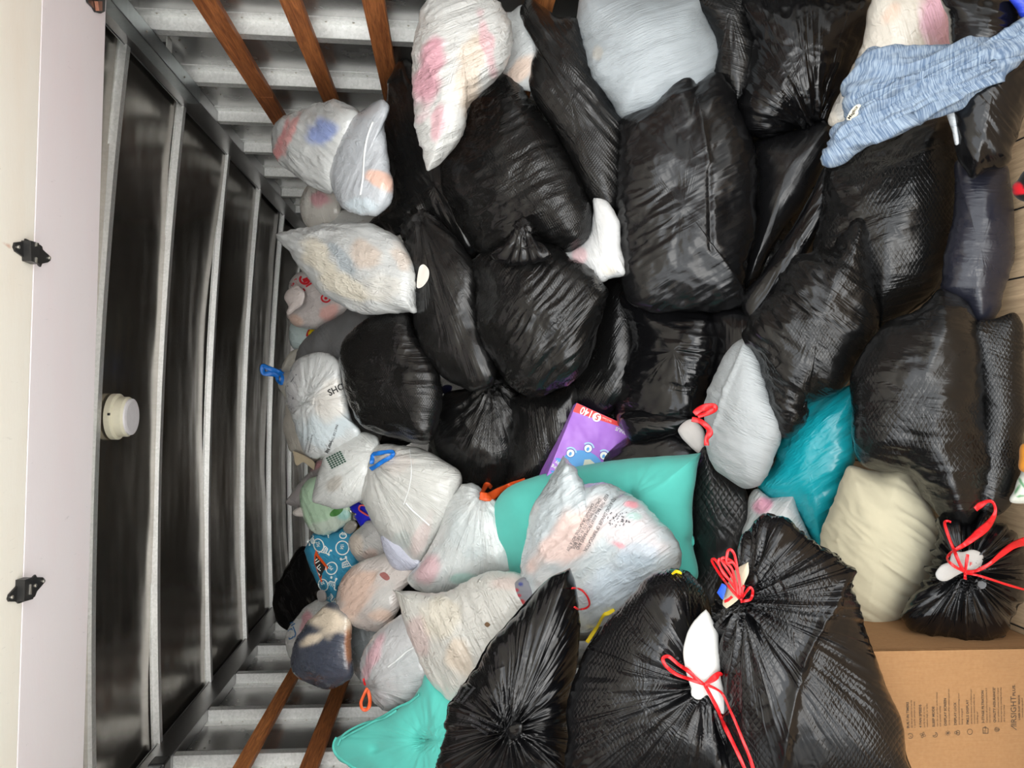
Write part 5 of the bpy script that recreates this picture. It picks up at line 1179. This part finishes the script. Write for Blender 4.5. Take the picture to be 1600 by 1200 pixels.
# ---- nearest bags at the bottom
bag('front_knot', 'glossy black bag pleated around a central knot, nearest the left wall', 'black_near',
    [(890, 889, 1), (858, 903), (820, 938), (785, 980), (757, 1010), (738, 1045), (713, 1082), (698, 1103), (697, 1150), (700, 1228), (893, 1228), (888, 1160), (890, 1080), (904, 1020), (905, 975), (898, 930)], z=1.62, knot=(800, 1137, 0.20), crumple=0.7, wr=1.6, g=0.3)
FK = BAG['front_knot']['o']; zk = hit(795, 1120, ['front_knot'], 0)[1]-0.012
soft('fk_knot', 'knot', 'twisted black knot', None, 'black_gloss', [(786, 1132), (794, 1129), (806, 1128), (816, 1132), (815, 1145), (806, 1152), (796, 1152), (788, 1146)], parent=FK, z=zk+0.01, solve=False, crumple=3, tf=0.9, wr=2)
for (s_, x_, y_, an_) in (('WARNING TO AVOID DANGER OF', 733, 1118, 23), ('SUFFOCATION KEEP THIS BAG', 731, 1125, 26), ('AWAY FROM BABIES', 735, 1134, 30), ('CHILDREN WARNING', 722, 1100, -50), ('KEEP AWAY FROM', 716, 1098, -55), ('DANGER OF SUFF', 710, 1094, -58)):
    text_on(s_, FK, M['ink_grey'], x_, y_, 6, an_, ['front_knot'], 0.55, 0.002, name='grey_warning_print')
ribbon('drawstring', FK, M['red'], [(893, 919), (901, 919), (910, 923), (918, 933), (921, 944), (916, 950), (905, 952), (897, 948)], 3.2, 0.012, ['warning_bag', 'front_knot'], label='red drawstring loop')
bag('front_big', 'huge black bag with bright white cloth in its mouth and a red drawstring bow', 'black_near_net',
    [(1050, 896), (1075, 902), (1098, 922), (1112, 950), (1120, 1000), (1130, 1060), (1142, 1110), (1152, 1160), (1162, 1228), (895, 1228), (890, 1150), (890, 1085), (903, 1042), (918, 1008), (942, 975), (965, 950), (990, 928), (1018, 905)], z=1.42, knot=(1098, 1070, 0.20), crumple=1.1, wr=1.5, g=0.3)
FB = BAG['front_big']['o']; zk = BAG['front_big']['Z']
def near_depth(k_, x, y): h_ = hit(x, y, [k_], 0); return h_[1] if h_ is not None else BAG[k_]['Z']
zc = near_depth('front_big', 1095, 1030)
soft('fb_cloth', 'white_cloth', 'bright white cloth in the mouth of the bag', None, 'col_cloth', [(1103, 952, 1), (1092, 962), (1077, 982), (1069, 1010), (1069, 1030), (1074, 1055), (1081, 1075), (1082, 1087), (1093, 1092), (1106, 1085), (1118, 1105), (1131, 1116), (1136, 1105), (1132, 1085), (1125, 1055), (1123, 1010), (1121, 985), (1113, 968), (1108, 958)],
     parent=FB, z=zc-0.030, solve=False, base=srgb(226, 226, 222), tf=0.6, tb=1.5, g=-0.1, crumple=0.7, lump=0.4, wr=0.5, ang=60)
ribbon('yellow_strap', FB, M['yellow'], [(917, 1004, 6), (924, 993, 7), (934, 978, 5), (943, 962, 5), (950, 958, 8), (960, 953, 5)], 6, 0.006, None, label='yellow strap')
ribbon('yellow_strap', FB, M['yellow'], [(1050, 897, 3), (1057, 893, 6), (1065, 896, 4)], 5, 0.008, None, label='yellow strap')
bag('front_right', 'huge black bag with a bunch of red loops at its mouth, against the cardboard box', 'black_near_net',
    [(1200, 808), (1235, 822), (1265, 845), (1305, 872), (1323, 893, 1), (1334, 935), (1357, 990), (1377, 1050), (1397, 1105), (1415, 1170), (1422, 1228), (1162, 1228), (1145, 1160), (1130, 1070), (1118, 990), (1118, 955), (1130, 935), (1150, 885), (1160, 850), (1180, 822)],
    z=1.24, knot=(1157, 940, 0.22), crumple=0.6, wr=1.3, g=0.3, tf=0.62, ridges=[(1322, 893, 1255, 1032, 7, 0.012), (1255, 1032, 1215, 1220, 9, 0.010)])
FR = BAG['front_right']['o']; zf = near_depth('front_right', 1170, 935)
soft('fr_board', 'beige_board', 'beige cardboard edge in the mouth of the bag', None, plain('beige_card', srgb(190, 178, 154), 0.8), [(1169, 878, 1), (1170, 895), (1163, 912), (1160, 928), (1150, 940), (1135, 951, 1), (1129, 944), (1133, 925), (1146, 893)], parent=FR, z=zf-0.012, solve=False, tf=0.4, tb=1.5, wr=0, crumple=0, lump=0)
soft('fr_blue', 'blue_lid', 'bright blue plastic edge', None, plain('bright_blue_plastic', srgb(40, 90, 214), 0.4), [(1128, 911, 1), (1135, 916), (1132, 930), (1129, 937), (1120, 926, 1)], parent=FR, z=zf+0.0, solve=False, tf=0.5, wr=0, crumple=0, lump=0)
for pts_ in ([(1155, 935), (1140, 918), (1126, 899), (1114, 880), (1113, 874), (1118, 875), (1128, 890), (1142, 910), (1155, 930)], [(1156, 935), (1146, 915), (1130, 895), (1123, 878), (1126, 874), (1134, 886), (1146, 906), (1155, 930)],
             [(1156, 935), (1148, 905), (1142, 886), (1128, 874), (1135, 872), (1148, 882), (1155, 905), (1157, 932)], [(1157, 935), (1154, 900), (1146, 880), (1136, 878), (1137, 862), (1142, 859), (1148, 868), (1152, 890), (1156, 915), (1158, 934)],
             [(1157, 938), (1164, 927), (1172, 918), (1176, 924), (1173, 936), (1163, 939), (1157, 940)], [(1158, 935), (1160, 922), (1163, 914)], [(1144, 932), (1138, 937), (1132, 940)]):
    ribbon('drawstring', FR, M['red'], pts_, 4.6, 0.016, ['front_right', 'fr_board'], label='red drawstring')
soft('fr_bulge', 'gathered_mouth', None, None, 'black_gloss', [(1163, 903), (1170, 895), (1180, 897), (1184, 908), (1178, 915), (1168, 916), (1162, 910)], parent=FR, z=zf-0.006, solve=False, crumple=3, tf=0.7)

rk = ['front_big', 'fb_cloth', 'front_right']
for pts_ in ([(1101, 1070), (1090, 1062, 6), (1075, 1048, 7), (1060, 1038, 6), (1045, 1026, 6), (1036, 1029, 6), (1040, 1040, 6), (1056, 1053, 6), (1080, 1062, 6), (1099, 1069)], [(1101, 1070), (1112, 1062, 10), (1124, 1054, 10), (1128, 1061, 8)],
             [(1101, 1070), (1112, 1090, 6), (1122, 1110, 6), (1132, 1134, 7), (1145, 1160, 7), (1158, 1188, 6), (1168, 1212, 6)], [(1102, 1069), (1120, 1077, 4), (1130, 1086, 4), (1140, 1108, 4), (1150, 1130, 5), (1162, 1160, 5), (1172, 1185, 6), (1180, 1212, 6)]):
    ribbon('drawstring', FB, M['red'], pts_, 5, 0.012, rk, label='red drawstring')

# ---- more black bags buried in the heap, glimpsed through the gaps
proto = soft('buried', 'trash_bag', 'black trash bag buried deep in the heap, glimpsed through a gap', 'bag', 'black', [(760, 420), (830, 400), (900, 430), (930, 500), (900, 570), (830, 600), (760, 570), (730, 500)], z=2.9, solve=False, group='black trash bags buried in the heap')
pc = Vector(at(830, 500, 2.9)); base_loc = proto.location.copy()
spots = [(560, 420, .45), (600, 620, .4), (700, 300, .5), (700, 500, .5), (760, 700, .45), (640, 860, .45), (860, 560, .4), (900, 330, .45), (960, 620, .4), (1050, 400, .5), (1110, 700, .4), (1200, 480, .45), (1230, 760, .4), (1290, 620, .4),
         (1420, 400, .3), (1380, 650, .3), (1040, 160, .3), (560, 900, .45), (1000, 900, .45), (700, 960, .4), (1220, 150, .3), (1400, 160, .25), (1120, 900, .45), (1250, 950, .4)]
for i, (x, y, e) in enumerate(spots):
    Z_ = Zs(x)+e+0.10; tgt = Vector(at(x, y, Z_))
    o = proto if i == 0 else proto.copy()
    if i: C.objects.link(o)
    s_ = min(1.0, Z_/2.9*0.95); o.scale = (s_, s_, s_)
    off = pc-base_loc
    tgt.x = max(min(tgt.x, WR-0.30), -WL+0.32); tgt.z = max(tgt.z, 0.30)
    o.location = tgt-off*s_
